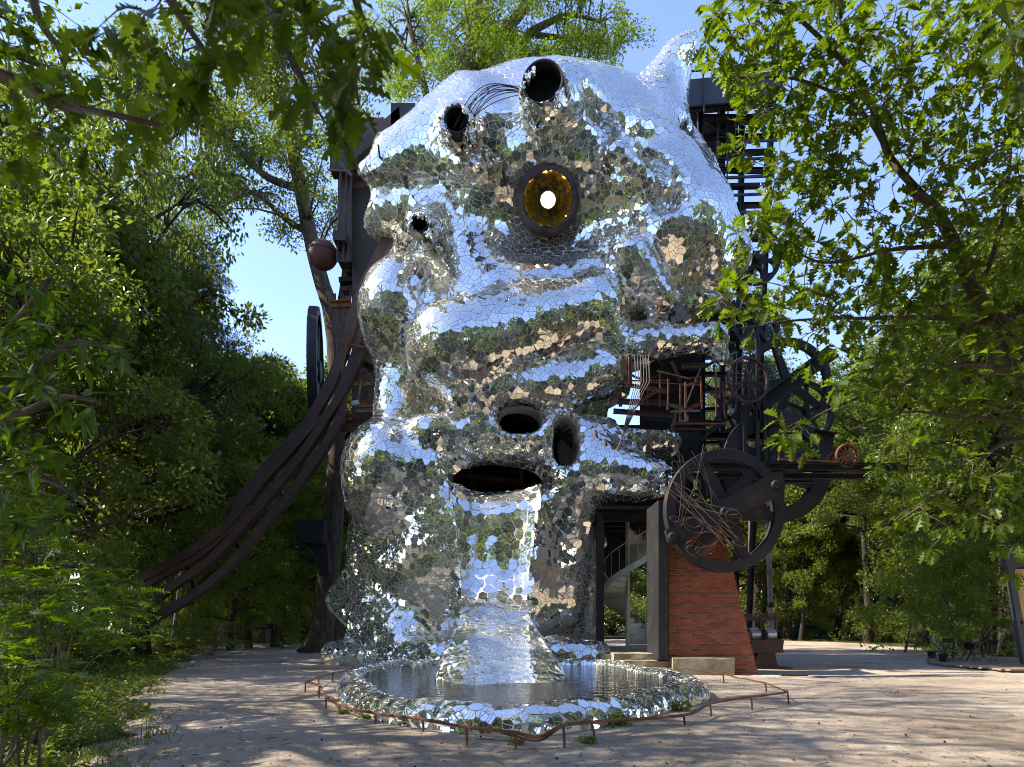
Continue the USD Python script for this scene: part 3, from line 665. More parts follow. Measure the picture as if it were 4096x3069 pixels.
great_oak('great forked oak with a leaning trunk behind the curved rust-brown girders', 31,
          [[(316, 656, 36, 20), (322, 630, 36, 12), (330, 560, 36, 10.5), (336, 480, 36, 9.5), (338, 400, 36, 9), (333, 320, 36, 8.5), (318, 270, 36, 7.5), (303, 200, 36, 7), (290, 130, 36, 6), (280, 60, 36, 4.5), (274, -20, 36, 3)],
           [(336, 340, 36, 7), (346, 290, 36.5, 6.5), (352, 220, 37, 5.5), (350, 120, 37, 4.5), (356, 40, 37, 3)],
           [(303, 190, 36, 4), (269, 178, 35.5, 3.4), (245, 157, 35, 3), (222, 133, 35, 2.6), (187, 117, 34.5, 2), (165, 89, 34, 1.2)],
           [(312, 235, 36, 3.5), (290, 222, 36, 2.8), (269, 204, 36, 2.2), (250, 193, 36, 1.8), (222, 207, 36, 1)],
           [(303, 130, 36, 3), (325, 80, 36, 2.4), (335, 30, 36, 1.6)]],
          [(205, 135, 45, 50, 34), (255, 90, 60, 70, 60), (320, 60, 60, 70, 45), (270, 165, 55, 45, 40), (345, 130, 30, 60, 20), (215, 190, 40, 22, 12), (285, 225, 22, 20, 6), (335, 225, 14, 40, 9), (240, 20, 70, 50, 40), (200, 222, 20, 14, 4)], 190, 36, 'leaf_light')
great_oak('great oak rising behind the top of the mirror sculpture', 32,
          [[(452, 130, 42, 9), (458, 95, 42, 8), (472, 40, 42, 6.5), (477, 10, 42, 5.5), (480, -50, 42, 4)],
           [(468, 130, 43, 9), (472, 88, 43, 8), (485, 58, 43, 7), (499, 35, 43, 6), (522, 11, 43, 5), (545, -30, 43, 3)],
           [(500, 130, 44, 7), (508, 95, 44, 6), (522, 47, 44, 5), (535, 30, 44, 4), (570, 15, 44, 2.5), (600, 22, 44, 1.5)],
           [(430, 110, 42, 4), (418, 60, 42, 3), (408, 20, 42, 2)], [(535, 35, 44, 3), (580, 40, 44, 2), (620, 45, 44, 1)]],
          [(420, 40, 40, 60, 40), (400, 85, 18, 22, 8), (470, 30, 50, 60, 55), (540, 35, 60, 50, 60), (585, 60, 35, 32, 22), (610, 35, 34, 26, 16), (520, 75, 40, 25, 18), (500, -30, 110, 40, 60)], 190, 43, 'leaf_oak')

# trees one can tell apart
def at(u, Y): return (float((u - CX) * Y / F), float(Y))
W = 'leafy trees of the wood behind the clearing'
plant('ivy_tree', 'dark_tree', 'tall dark ivy-covered tree at the left edge of the clearing', 'tree', at(140, 31), 0.4, (0.85, 0.85, 1.4))
plant('pine_tree', 'pine_tree_class', 'tall pale-needled pine left of the great forked oak', 'pine tree', at(268, 56), 1.0, 0.84)
plant('pine_tree', 'pine_tree_class', 'pine with dark trunk right behind the black flywheels', 'pine tree', at(751, 46), 2.0, 0.85)
plant('pine_tree', 'pine_tree_class', 'pine whose dark crown shows left of the sky gap by the iron ball', 'pine tree', at(190, 40), 3.0, 0.9)
plant('roadside_tree', 'broad_tree_c', 'tree growing in front of the parked car', 'tree', at(803, 60), 0.0, (0.9, 0.9, 1.1))
plant('sapling_tree', 'sapling', 'young leafy sapling behind the blue bistro chairs', 'young tree', at(955, 29), 1.0, 0.85)
plant('sapling_tree', 'sapling', 'young sapling beside the leaning kiosk wall', 'young tree', at(985, 31), 2.2, 0.95)
plant('sapling_tree', 'sapling', 'young sapling leaning over the gravel left of the bistro chairs', 'young tree', at(905, 36), 3.1, 1.0)
plant('light_leaved_tree', 'broad_tree_c', 'light green tree in the shade below the curved girders', 'tree', at(232, 38), 0.7, 0.75)
plant('light_leaved_tree', 'broad_tree_c', 'light green tree between the lamp post and the great forked oak', 'tree', at(275, 44), 2.7, 0.95)
plant('light_leaved_tree', 'broad_tree_b', 'bright-crowned tree at the upper right beyond the oak branches', 'tree', at(1010, 34), 1.7, 0.98)
rw = np.random.default_rng(5)
back_l = [(60, 36, 'a', 1.35), (8, 27, 'b', 1.05), (100, 44, 'b', 1.4), (55, 56, 'b', 1.7), (175, 52, 'c', 1.3), (205, 58, 'a', 1.3), (240, 68, 'b', 0.98), (300, 64, 'c', 1.2), (330, 68, 'b', 0.95), (350, 60, 'c', 1.1),
          (120, 62, 'b', 1.6), (150, 74, 'b', 1.5), (280, 80, 'a', 1.4), (205, 82, 'b', 1.05), (370, 78, 'b', 1.0), (30, 22, 'a', 0.9), (95, 30, 'a', 1.15), (225, 49, 'a', 1.25), (258, 52, 'b', 1.02), (295, 53, 'a', 1.3), (322, 50, 'c', 1.25), (340, 56, 'b', 1.0), (248, 42, 'c', 0.8)]
back_r = [(735, 64, 'b', 1.2), (765, 76, 'a', 1.6), (800, 78, 'b', 1.35), (835, 80, 'a', 1.7), (858, 70, 'b', 1.12), (890, 66, 'b', 1.25), (905, 60, 'a', 1.4), (935, 62, 'b', 1.2), (965, 56, 'b', 1.15), (990, 60, 'a', 1.6), (1015, 52, 'b', 1.15),
          (700, 72, 'b', 1.1), (760, 86, 'b', 1.5), (820, 88, 'b', 1.5), (880, 80, 'b', 1.4), (945, 76, 'b', 1.5), (1000, 70, 'b', 1.5), (1045, 60, 'b', 1.4), (650, 70, 'a', 1.1), (600, 74, 'b', 1.0), (550, 68, 'b', 1.0), (480, 72, 'b', 1.0), (430, 68, 'a', 1.2)]
for u, Yy, s_, lb in ((868, 54, 1.0, 'slim dark trunk standing alone before the shade at the back of the gravel'), (921, 47, 1.05, 'straight scaly trunk behind the left end of the plank terrace'), (942, 43, .95, 'ivy-draped trunk left of the blue-backed bistro chair'), (963, 45, .9, 'twin-looking trunk behind the bistro table'), (990, 36, 1.05, 'thick dark trunk left of the leaning kiosk'), (1012, 40, 1.0, 'dark trunk just behind the kiosk wall'), (786, 62, 1.1, 'dark trunk left of the parked car'), (838, 66, 1.1, 'dark trunk at the tail of the parked car'), (893, 58, 1.0, 'thin trunk between the lone slim trunk and the terrace')):
    plant('tall_tree', 'tall_trunk_tree', 'tree with ' + lb, 'tree', at(u, Yy), u * .7, s_)
for i, (u, Yy, k, s) in enumerate(back_l):
    plant('woodland_tree', 'broad_tree_' + k, f'{size_of(s)} {"light green" if k == "c" else "green"} tree, {row_of(Yy)} row of the wood, {near_what(u)}', 'tree', at(u, Yy), rw.random() * 6.28, s, 'woodland trees left of the sculpture')
for i, (u, Yy, k, s) in enumerate(back_r):
    plant('woodland_tree', 'broad_tree_' + k, f'{size_of(s)} sunlit green tree, {row_of(Yy)} row of the wood, {near_what(u)}', 'tree', at(u, Yy), rw.random() * 6.28, s, 'woodland trees right of the sculpture')
# trees round the rest of the clearing: they throw the dappled shade and show in the mirrors
ring = [(-13.5, 9.0, 'high_crown_tree', 0.95), (-15.5, 13.8, 'high_crown_tree', (.8, .8, 1.35)), (-12.5, 2.0, 'high_crown_tree', 0.75), (-17.0, 5.5, 'high_crown_tree', 1.05), (-20.5, 15.0, 'high_crown_tree', 0.75), (-23.5, 22, 'high_crown_tree', 0.8), (-9, -5, 'high_crown_tree', 1.0), (-16, -8, 'broad_tree_b', 1.0),
        (-3, -14, 'broad_tree_b', 1.3), (6, -12, 'broad_tree_b', 1.25), (-9, -13, 'broad_tree_b', 1.25), (0, -19, 'broad_tree_b', 1.45), (13, -9, 'broad_tree_b', 1.25), (26, -2, 'broad_tree_b', 1.3), (10, 2.5, 'high_crown_tree', 1.0), (-4.5, -6.5, 'broad_tree_b', 1.2), (4.5, -6, 'broad_tree_b', 1.25), (0, -9, 'broad_tree_b', 1.4), (17.5, 9, 'broad_tree_b', 1.1), (13, -17, 'broad_tree_b', 1.3), (-10, -20, 'broad_tree_b', 1.3), (5, -24, 'broad_tree_b', 1.4), (19, -3, 'broad_tree_b', 1.1), (24, 6, 'broad_tree_a', 1.3), (29, 14, 'broad_tree_b', 1.1), (30, 25, 'broad_tree_a', 1.2),
        (22, -20, 'broad_tree_b', 1.3), (-24, -10, 'broad_tree_b', 1.1), (32, -8, 'broad_tree_b', 1.2), (-20, -22, 'broad_tree_b', 1.3), (-6, -32, 'broad_tree_b', 1.4), (36, 8, 'broad_tree_b', 1.3), (38, 24, 'broad_tree_b', 1.3), (-36, 33, 'broad_tree_a', 1.0)]
for x, y, k, s in ring:
    plant('clearing_tree', k, 'leafy tree standing round the near side of the clearing', 'tree', (x, y), rw.random() * 6.28, s, 'trees round the near side of the clearing')
for i in range(40):
    u = 150 + 900 * (i + rw.random()) / 40; plant('far_tree', 'broad_tree_a', 'distant tree deep in the wood ' + near_what(u), 'tree', at(u, rw.uniform(92, 120)), rw.random() * 6.28, rw.uniform(1.0, 1.5) * (1.0 if u < 360 or u > 730 else .8), 'distant trees deep in the wood')
for i in range(44):
    u = 150 + 900 * (i + rw.random()) / 44; plant('thicket', 'shrub_class', 'distant leafy thicket deep in the wood ' + near_what(u), 'thicket', at(u, rw.uniform(84, 96)), rw.random() * 6.28, rw.uniform(2.4, 3.6), 'distant thickets deep in the wood')
# undergrowth
GU = 'undergrowth shrubs along the edge of the wood'
for i in range(70):
    left = i < 32
    u = rw.uniform(165, 350) if left else rw.uniform(735, 1030)
    Yy = rw.uniform(58, 74) if left else (rw.uniform(72, 84) if u < 850 else rw.uniform(50, 62) - max(0, (u - 880) / 145 * 16))
    if 150 < u < 200: Yy = rw.uniform(36, 60)
    plant('woodland_shrub', 'shrub_class', f'green shrub, {row_of(Yy)} row of the wood, {near_what(u)}', 'shrub', at(u, Yy), rw.random() * 6.28, rw.uniform(0.8, 1.7), GU + (' left' if left else ' right') + ' of the sculpture')
for i in range(34):
    t_ = rw.random(); Yy = 10 + 26 * t_; x = -7.5 - 0.48 * (Yy - 8) - rw.uniform(0.6, 5.5)
    plant('edge_shrub', 'shrub_class' if i % 3 else 'low_shrub_class', 'dark green shrub beneath the trees at the left edge of the path', 'shrub', (x, Yy), rw.random() * 6.28, rw.uniform(0.8, 1.35), 'shrubs along the left edge of the path')
for i in range(16):
    a = rw.uniform(-0.2, 3.3); plant('far_shrub', 'shrub_class', 'shrub under the trees round the near side of the clearing', 'shrub', (22 * math.cos(a) + rw.normal(0, 2), -8 - 14 * abs(math.sin(a))), rw.random() * 6, rw.uniform(1.2, 2.2), 'shrubs round the near side of the clearing')
# ---------------------------------------------------------------- basin, water, low rail
def resample_closed(p, n):
    p = np.asarray(p, float); q_ = np.vstack([p, p[:1]]); d = np.r_[0, np.cumsum(np.linalg.norm(np.diff(q_, axis=0), axis=1))]
    m = len(p); ext = np.vstack([p[-2:], p, p[:3]])
    t = np.linspace(0, m, n, endpoint=False); i = t.astype(int); w = (t - i)[:, None]
    a, b, c_, e = ext[i + 1], ext[i + 2], ext[i + 3], ext[np.minimum(i + 4, len(ext) - 1)]
    return 0.5 * (2 * b + (c_ - a) * w + (2 * a - 5 * b + 4 * c_ - e) * w**2 + (3 * b - a - 3 * c_ + e) * w**3)
rim_px = [(339, 692), (345, 705), (362, 716), (395, 725.5), (440, 731.5), (490, 735), (540, 735), (590, 730), (632, 722), (660, 714.5), (690, 706), (707, 700.5), (704, 694), (686, 688), (662, 683), (640, 677), (615, 672.5), (560, 671), (440, 671), (392, 672.5), (362, 678), (345, 684)]
outl = resample_closed([G(u, v_)[:2] for u, v_ in rim_px], 150)
nrm2 = np.roll(outl, -1, 0) - np.roll(outl, 1, 0); nrm2 = np.stack([-nrm2[:, 1], nrm2[:, 0]], 1); nrm2 /= np.linalg.norm(nrm2, axis=1, keepdims=True)
if np.mean(np.sum(nrm2 * (outl.mean(0) - outl), 1)) < 0: nrm2 = -nrm2
prof = [(0.0, -0.06), (-0.05, 0.10), (0.02, 0.24), (0.14, 0.36), (0.30, 0.42), (0.46, 0.40), (0.58, 0.32), (0.64, 0.18), (0.66, 0.0)]
wv = 0.95 + 0.06 * np.sin(np.arange(150) * 0.3) + 0.03 * np.sin(np.arange(150) * 0.83 + 1)
rv = np.array([[[*(outl[i] + nrm2[i] * a * wv[i]), b * wv[i]] for a, b in prof] for i in range(150)])
m_ = len(prof); i_, j_ = np.meshgrid(np.arange(150), np.arange(m_ - 1), indexing='ij'); i1 = (i_ + 1) % 150
rq = np.stack([i_ * m_ + j_, i_ * m_ + j_ + 1, i1 * m_ + j_ + 1, i1 * m_ + j_], -1).reshape(-1, 4)
rvv = rv.reshape(-1, 3); rf = np.vstack([rq[:, [0, 1, 2]], rq[:, [0, 2, 3]]])
nn = vnormals(rvv, rf)
if nn[4::m_, 2].mean() < 0: rf = rf[:, ::-1]
pool = thing('fountain_basin', 'low mirror-tiled basin with rounded rim full of dark water before the sculpture', 'fountain basin')
obj('rim', (rvv, rf), 'grout', pool, smooth=True)
rt = make_tiles(rvv, rf, 0.15, lambda c, n: (c[:, 2] > 0.0) & ((n[:, 2] > -0.2)), 8, gap=0.012, lift=0.005, tilt=0.004)
put_tiles(rt, pool)
inner = outl + nrm2 * 0.35
wc = inner.mean(0); wvv = np.vstack([[*wc, 0.24], np.c_[inner, np.full(150, 0.24)]])
setdata(obj('water', (wvv, [[0, 1 + (i + 1) % 150, 1 + i] for i in range(150)]), 'water'), kind='structure')

crop2 = lambda x, y: ((1200 + x * .6452) / 4, (2000 + y * .6452) / 4)
crop4 = lambda x, y: ((2696 + x * .6452) / 4, (2000 + y * .6452) / 4)
posts = [(*crop2(340, 1072), *crop2(340, 1045)), (*crop2(300, 1095), *crop2(300, 1055)), (*crop2(200, 1128), *crop2(203, 1075)), (*crop2(115, 1150), *crop2(115, 1100)), (*crop2(30, 1190), *crop2(33, 1125)), (*crop2(115, 1228), *crop2(118, 1150)), (*crop2(158, 1290), *crop2(160, 1215)), (*crop2(240, 1330), *crop2(245, 1268)),
         (*crop2(465, 1395), *crop2(467, 1325)), (*crop2(760, 1445), *crop2(762, 1360)), (*crop2(1033, 1512), *crop2(1030, 1408)), (*crop2(1336, 1537), *crop2(1336, 1440)), (*crop2(1640, 1522), *crop2(1632, 1400)), (*crop2(1832, 1485), *crop2(1806, 1378)),
         (*crop4(66, 1400), *crop4(60, 1332)), (*crop4(230, 1346), *crop4(222, 1264)), (*crop4(484, 1302), *crop4(478, 1222)), (*crop4(710, 1266), *crop4(704, 1192)), (*crop4(574, 1197), *crop4(566, 1136)), (*crop4(309, 1136), *crop4(304, 1083)), (*crop4(51, 1112), *crop4(45, 1042))]
rail = thing('low_rail', 'low bent rusty rail on short posts running round the mirrored basin', 'low railing')
tops = []
for (ub, vb, ut, vt) in posts:
    b = G(ub, vb); t = P(ut, vt, b[1]); tops.append(t)
    obj('post', MB().tube(np.array([b - [0, 0, .12], (b + t) / 2 + [0.006, 0, 0], t]), 0.018, 8), 'rust', rail)
tops = np.array(tops)
def bar(pts, n, wob, seed):
    p = catmull(pts, n); rr = np.random.default_rng(seed); ph = rr.random(4) * 6
    k = np.linspace(0, 1, n); p[:, 2] += wob * np.sin(k * 31 + ph[0]) * np.sin(k * 11 + ph[1]); return p
obj('bar', MB().tube(bar(tops[:5], 40, 0.02, 1), 0.016, 8), 'rust', rail)
sag = np.insert(tops[4:18], 8, (tops[11] + tops[12]) / 2 - [0, 0, 0.10], axis=0)
obj('bar', MB().tube(bar(sag, 200, 0.008, 2), 0.024, 8), 'rust', rail)
obj('bar', MB().tube(bar(np.array([tops[11] - [0.2, 0, 0], tops[11] - [0, 0, .05], (tops[11] + tops[12]) / 2 - [0, -.02, 0.15], tops[12], tops[12] + [.25, 0, .03]]), 40, 0.0, 2), 0.017, 8), 'rust', rail)
obj('bar', MB().tube(bar(tops[17:], 60, 0.012, 3), 0.017, 8), 'rust', rail)

# ---------------------------------------------------------------- lamp in the sculpture
lc = P(548, 200, LAMP_Y - 0.62)
axd = np.array([0, -1, -0.42]); axd /= np.linalg.norm(axd)
obj('lamp_ring', MB().lathe([(0.80, -0.2), (0.82, 0.10), (0.90, 0.16), (1.08, 0.12), (1.14, -0.05), (1.10, -1.0)], lc, axd, 48), 'dark_ring', scu, smooth=True)
dish = MB().lathe([(0.001, -0.34), (0.3, -0.33), (0.55, -0.22), (0.72, -0.06), (0.80, 0.10)], lc, axd, 40).arrays()
if vnormals(*dish)[45] @ axd < 0: dish = (dish[0], dish[1][:, ::-1])
obj('lamp_bowl', dish, 'dark_ring', scu)
for t_ in make_tiles(dish[0], dish[1], 0.17, lambda c, n: c[:, 1] < 99, 12, gap=0.006, lift=0.008, tilt=0.09): obj('amber_tile', t_, 'amber', scu)
obj('lamp_collar', MB().lathe([(0.24, -0.3), (0.30, -0.28), (0.31, 0.02), (0.27, 0.05), (0.25, 0.0), (0.24, -0.28)], lc, axd, 32), 'steel', scu, smooth=True)
obj('lamp_reflector', MB().lathe([(0.001, -0.16), (0.12, -0.13), (0.2, -0.05), (0.25, 0.02)], lc, axd, 32), 'lamp_warm', scu, smooth=True)
obj('bulb', MB().lathe([(0.001, 0.10), (0.06, 0.08), (0.095, 0.02), (0.09, -0.06), (0.05, -0.14)], lc, axd, 20), 'lamp_glow', scu, smooth=True)
LIN = {.66: .56, .42: .36, .29: .26, .36: .26}
for p_, d_, r_, L_ in BORES:                                             # the dark liners of the pipe mouths
    d_ = np.asarray(d_, float) / np.linalg.norm(d_); p_ = p_ + d_ * LIN[r_]
    obj('pipe_liner', MB().lathe([(r_ + .03, 0.0), (r_ + .01, 0.06), (r_ - .04, 0.05), (r_ - .05, -.8), (0.001, -.85)], p_, d_, 28), 'black_iron', scu, smooth=30)
for a, b, w in (((474, 100), (483, 133), .16), ((487, 111), (487, 131), .12), ((488, 88), (488, 112), .06), ((503, 170), (505, 182), .1), ((405, 178), (407, 187), .12), ((378, 145), (380, 158), .06)):
    obj('iron_rod', MB().beam(P(*a, 23.8), P(*b, 24.6), w, w), 'black_iron', scu)
for k, (u0, v0, u1, v1) in enumerate(((455, 474, 545, 486), (470, 462, 476, 500), (520, 462, 524, 500), (500, 405, 545, 428), (556, 430, 580, 452))): obj('inner_beam', MB().ibeam(P(u0, v0, 26.9 - .1 * k), P(u1, v1, 26.9 - .1 * k), .14, .2), 'rust', scu)
rc = np.random.default_rng(3)
for k in range(9):                                                      # springy wires on the crown
    a0, b0 = rc.uniform(452, 470), rc.uniform(525, 548); hgt = rc.uniform(8, 36)
    p = [P(a0 + (b0 - a0) * t - 14 * (1 - t) * t * 4 * .4, 128 - 30 * t - hgt * math.sin(math.pi * t) * (1 - .35 * t) - 6 * t, 23.4 - 0.5 * math.sin(3 * t)) for t in np.linspace(0, 1, 16)]
    obj('wire', MB().tube(np.array(p), 0.014, 5), 'black_iron', scu)

# ---------------------------------------------------------------- iron behind the sculpture
bx = lambda u0, v0, u1, v1, Y0, Y1: MB().box(np.minimum(P(u0, v1, Y0), P(u1, v0, Y0)) * [1, 0, 1] + [0, Y0, 0], np.maximum(P(u0, v1, Y0), P(u1, v0, Y0)) * [1, 0, 1] + [0, Y1, 0])
def seg(u0, v0, u1, v1, Y0, w, Y1=None, d=None, kind='box'):
    Y1 = Y0 if Y1 is None else Y1; ww = w * Y0 / F; d = d or ww
    a, b = P(u0, v0, Y0), P(u1, v1, Y1)
    up = np.cross(b - a, [0, 1.0, 0]); up = np.array([0, 1.0, 0]) if np.linalg.norm(up) < 1e-6 else up / np.linalg.norm(up)
    return MB().ibeam(a, b, d, ww, max(0.02, 0.12 * ww), up) if kind == 'i' else MB().beam(a, b, d, ww, up)
def sweep(pts, w, d, n=40):
    "flat bar bent along the polyline: w in the picture's plane, d deep"
    p = catmull(pts, n); t = np.gradient(p, axis=0); t /= np.linalg.norm(t, axis=1, keepdims=True)
    e = np.cross(t, [0, 1.0, 0]); e /= np.linalg.norm(e, axis=1, keepdims=True); y = np.cross(e, t)
    c_ = [(1, 1), (-1, 1), (-1, -1), (1, -1)]
    v_ = np.stack([p + e * a * w / 2 + y * b * d / 2 for a, b in c_], 1).reshape(-1, 3)
    f_ = [[i * 4 + k, i * 4 + (k + 1) % 4, i * 4 + 4 + (k + 1) % 4, i * 4 + 4 + k] for i in range(n - 1) for k in range(4)] + [[0, 3, 2, 1], [4 * n - 4, 4 * n - 3, 4 * n - 2, 4 * n - 1]]
    return MB().add(v_, f_)

tower = thing('iron_tower', 'tall black iron lattice tower behind the right shoulder of the mirror sculpture', 'iron tower')
for (u0, u1, Yy) in ((700, 704, 29.5), (722, 722, 30.5), (772, 748, 31.5), (742, 735, 30.5), (690, 690, 31)):
    obj('column', seg(u0, 108, u1, 640, Yy, 5, d=0.22, kind='i'), 'black_iron', tower)
for k, v_ in enumerate(range(118, 520, 17)):
    r_ = 780 - (v_ - 100) * 0.20
    obj('cross_beam', seg(672, v_ + (k % 3) * 2, r_ + (8 if k % 2 else -4), v_ + (k % 2) * 2, 29.8 + (k % 3) * 0.6, 3.0, d=0.3, kind='i' if k % 2 else 'box'), 'black_iron', tower)
for k in range(12):
    v_ = 112 + k * 33
    obj('diagonal_brace', seg(690 + (k % 2) * 55, v_, 745 - (k % 2) * 55, v_ + 33, 30.2 + .3 * (k % 3), 2.6, d=0.12), 'black_iron', tower)
for k, (u0, v0, u1, v1, Yy) in enumerate(((686, 116, 716, 190, 30.9), (700, 196, 730, 300, 31.0), (716, 120, 738, 160, 31.2), (680, 300, 735, 350, 31), (722, 205, 744, 240, 31.3), (640, 350, 700, 470, 30.2), (600, 425, 690, 520, 29.6), (640, 500, 690, 560, 29.0))):
    obj('sheet_panel', bx(u0, v0, u1, v1, Yy, Yy + 0.06), 'black_iron', tower)
for k in range(7):
    obj('bracket', seg(735 - k * 4, 124 + k * 18, 786 - k * 6, 122 + k * 18, 29.5, 2.2, d=0.08), 'blue_iron', tower)
obj('ladder_rail', seg(718, 112, 716, 260, 29.2, 1.2, d=.05), 'black_iron', tower); obj('ladder_rail', seg(728, 112, 726, 260, 29.2, 1.2, d=.05), 'black_iron', tower)
for k in range(20): obj('rung', seg(717, 116 + k * 7, 728, 116 + k * 7, 29.2, .9, d=.04), 'black_iron', tower)

plat = thing('lookout_platform', 'blue-black sheet iron lookout box with railing at the top right of the sculpture', 'platform')
obj('front_panel', MB().prism(Polygon([P(u, v_, 28)[[0, 2]] for u, v_ in ((683, 80), (783, 70), (779, 98), (686, 106))]), 28, 28.08), 'blue_iron', plat)
obj('side_panel', MB().beam(P(683, 93, 28.1), P(690, 93, 32), 0.08, 1.1), 'blue_iron', plat); obj('side_panel', MB().beam(P(781, 84, 28.1), P(775, 84, 32), 0.08, 1.15), 'blue_iron', plat)
obj('floor_plate', MB().add([P(686, 106, 28.1), P(779, 98, 28.1), P(772, 106, 32), P(690, 110, 32)] + [P(686, 107, 28.1), P(779, 99, 28.1), P(772, 107, 32), P(690, 111, 32)], [[0, 1, 2, 3], [7, 6, 5, 4], [0, 4, 5, 1], [1, 5, 6, 2], [2, 6, 7, 3], [3, 7, 4, 0]]), 'black_iron', plat)
obj('handrail', MB().tube(np.array([P(668, 73, 27.9), P(720, 69, 27.9), P(784, 64, 27.9)]), 0.04, 8), 'black_iron', plat)
obj('handrail', MB().tube(np.array([P(668, 78, 27.95), P(683, 77, 27.95)]), 0.02, 8), 'black_iron', plat)
for u, v0, v1 in ((683, 72, 107), (703, 70, 112), (740, 68, 102), (783, 64, 72), (669, 73, 88)): obj('rail_post', MB().tube(np.array([P(u, v0, 27.94), P(u + 1, v1, 27.94)]), 0.035, 8), 'black_iron', plat)
for k in range(8): obj('mesh_wire', MB().tube(np.array([P(669, 76 + k * 1.5, 27.94), P(683, 75.5 + k * 1.5, 27.94)]), 0.008, 4), 'black_iron', plat)
for k in range(9): obj('mesh_wire', MB().tube(np.array([P(670 + k * 1.5, 76, 27.94), P(670 + k * 1.5, 88, 27.94)]), 0.008, 4), 'black_iron', plat)
obj('floor_joist', seg(688, 110, 776, 101, 29, 3, d=0.2, kind='i'), 'black_iron', plat); obj('floor_joist', seg(690, 112, 774, 104, 31, 3, d=0.2, kind='i'), 'black_iron', plat)

def flywheel(label, u, v_, Yc, rpx, rimpx, nsp, spw, depth=0.35, hub=0.16, matn='black_iron', turn=0.0, phase=0.3, taper=0.6, name='flywheel', cat='flywheel', thin=False):
    R = rpx * Yc / F; rw_ = rimpx * Yc / F; c = P(u, v_, Yc)
    t = thing(name, label, cat, c, turn)
    d = depth / 2
    obj('rim', MB().lathe([(R - rw_, -d), (R, -d), (R + 0.012, -d + .02), (R + .012, d - .02), (R, d), (R - rw_, d), (R - rw_ * .9, 0), (R - rw_, -d)], (0, 0, 0), (0, 1, 0), 72), matn, t)
    obj('hub', MB().lathe([(0.001, -d * 1.3), (R * hub * .6, -d * 1.3), (R * hub, -d), (R * hub, d), (R * hub * .6, d * 1.3), (0.001, d * 1.3)], (0, 0, 0), (0, 1, 0), 28), matn, t)
    for k in range(nsp):
        a = phase + k * 2 * math.pi / nsp; e = np.array([math.cos(a), 0, math.sin(a)]); s_ = np.array([-math.sin(a), 0, math.cos(a)])
        if thin: obj('spoke', MB().tube(np.array([e * R * hub * .8, e * (R - rw_ * .6)]), spw, 6), matn, t); continue
        w0, w1 = spw * 1.15 / 2, spw * taper / 2; r0_, r1_ = R * hub * .8, R - rw_ * .8
        pts = [e * r0_ + s_ * w0, e * r0_ - s_ * w0, e * r1_ - s_ * w1, e * r1_ + s_ * w1]
        vv_ = [p + [0, y, 0] for y in (-d * .6, d * .6) for p in pts]
        obj('spoke', MB().add(vv_, [[0, 1, 2, 3], [7, 6, 5, 4], [0, 4, 5, 1], [1, 5, 6, 2], [2, 6, 7, 3], [3, 7, 4, 0]]), matn, t)
    return t
flywheel('huge black flywheel hanging in front of the red brick buttress', 724, 511, 20.4, 61, 10, 6, 0.42, 0.3, 0.2, turn=0.10, phase=0.95)
flywheel('large black flywheel with broad curved rim half behind the long boom', 775, 467, 24, 56, 15, 6, 0.5, 0.4, 0.22, turn=0.05, phase=0.6)
flywheel('large thin-rimmed black wheel highest of the big wheels among oak leaves', 788, 384, 26.5, 45, 6, 5, 0.30, 0.3, 0.15, turn=0.1, phase=0.68)
flywheel('slim dark hoop wheel with thin wire spokes beside the rusty scaffolding', 748, 380, 23.2, 23, 1.8, 14, 0.016, 0.12, 0.09, 'brown_iron', 0.25, name='hoop_wheel', cat='wheel', thin=True)
flywheel('black ring wheel just above the big wheels half hidden by oak leaves', 754, 322, 27, 27, 4, 5, 0.2, 0.25, 0.16, turn=0.2)
flywheel('thin black pulley wheel overlapping the thin-rimmed wheel behind the boom', 745, 425, 25.5, 30, 4, 6, 0.16, 0.25, 0.14, turn=-0.1, name='pulley_wheel', cat='wheel')
flywheel('thin black pulley ring at the right of the slanting girder', 806, 412, 27.5, 30, 3.5, 5, 0.16, 0.25, 0.14, turn=0.2, name='pulley_wheel', cat='wheel')
flywheel('small rusty spoked cartwheel standing on the iron boom', 847, 456, 23.0, 11.8, 1.6, 12, 0.07, 0.12, 0.16, 'rust', 0.1, name='cartwheel', cat='cartwheel')
flywheel('smaller rusty cartwheel just left of the other one on the boom', 834, 461, 23.5, 8, 1.3, 10, 0.06, 0.12, 0.16, 'rust', 0.1, name='cartwheel', cat='cartwheel')
disc = thing('pierced_disc', 'black iron disc pierced by round holes high above the flywheels', 'disc')
pc = P(756, 259, 28); Rd = 25 * 28 / F
pg = Point(0, 0).buffer(Rd, 32)
for k in range(6): pg = pg.difference(Point(Rd * .58 * math.cos(k * 1.047 + .5), Rd * .58 * math.sin(k * 1.047 + .5)).buffer(Rd * .25, 12))
obj('plate', MB().prism(shapely.affinity.translate(pg, pc[0], pc[2]), 28, 28.2), 'black_iron', disc)
obj('hub', MB().lathe([(0.001, -.3), (.15, -.3), (.18, .0), (.18, .4), (0.001, .4)], pc, (0, 1, 0), 20), 'black_iron', disc)
wside = flywheel('tall black wheel seen edge-on left of the great forked oak trunk', 316, 372, 32, 60, 7, 6, 0.3, 0.42, 0.18, 'black_iron', 1.78)

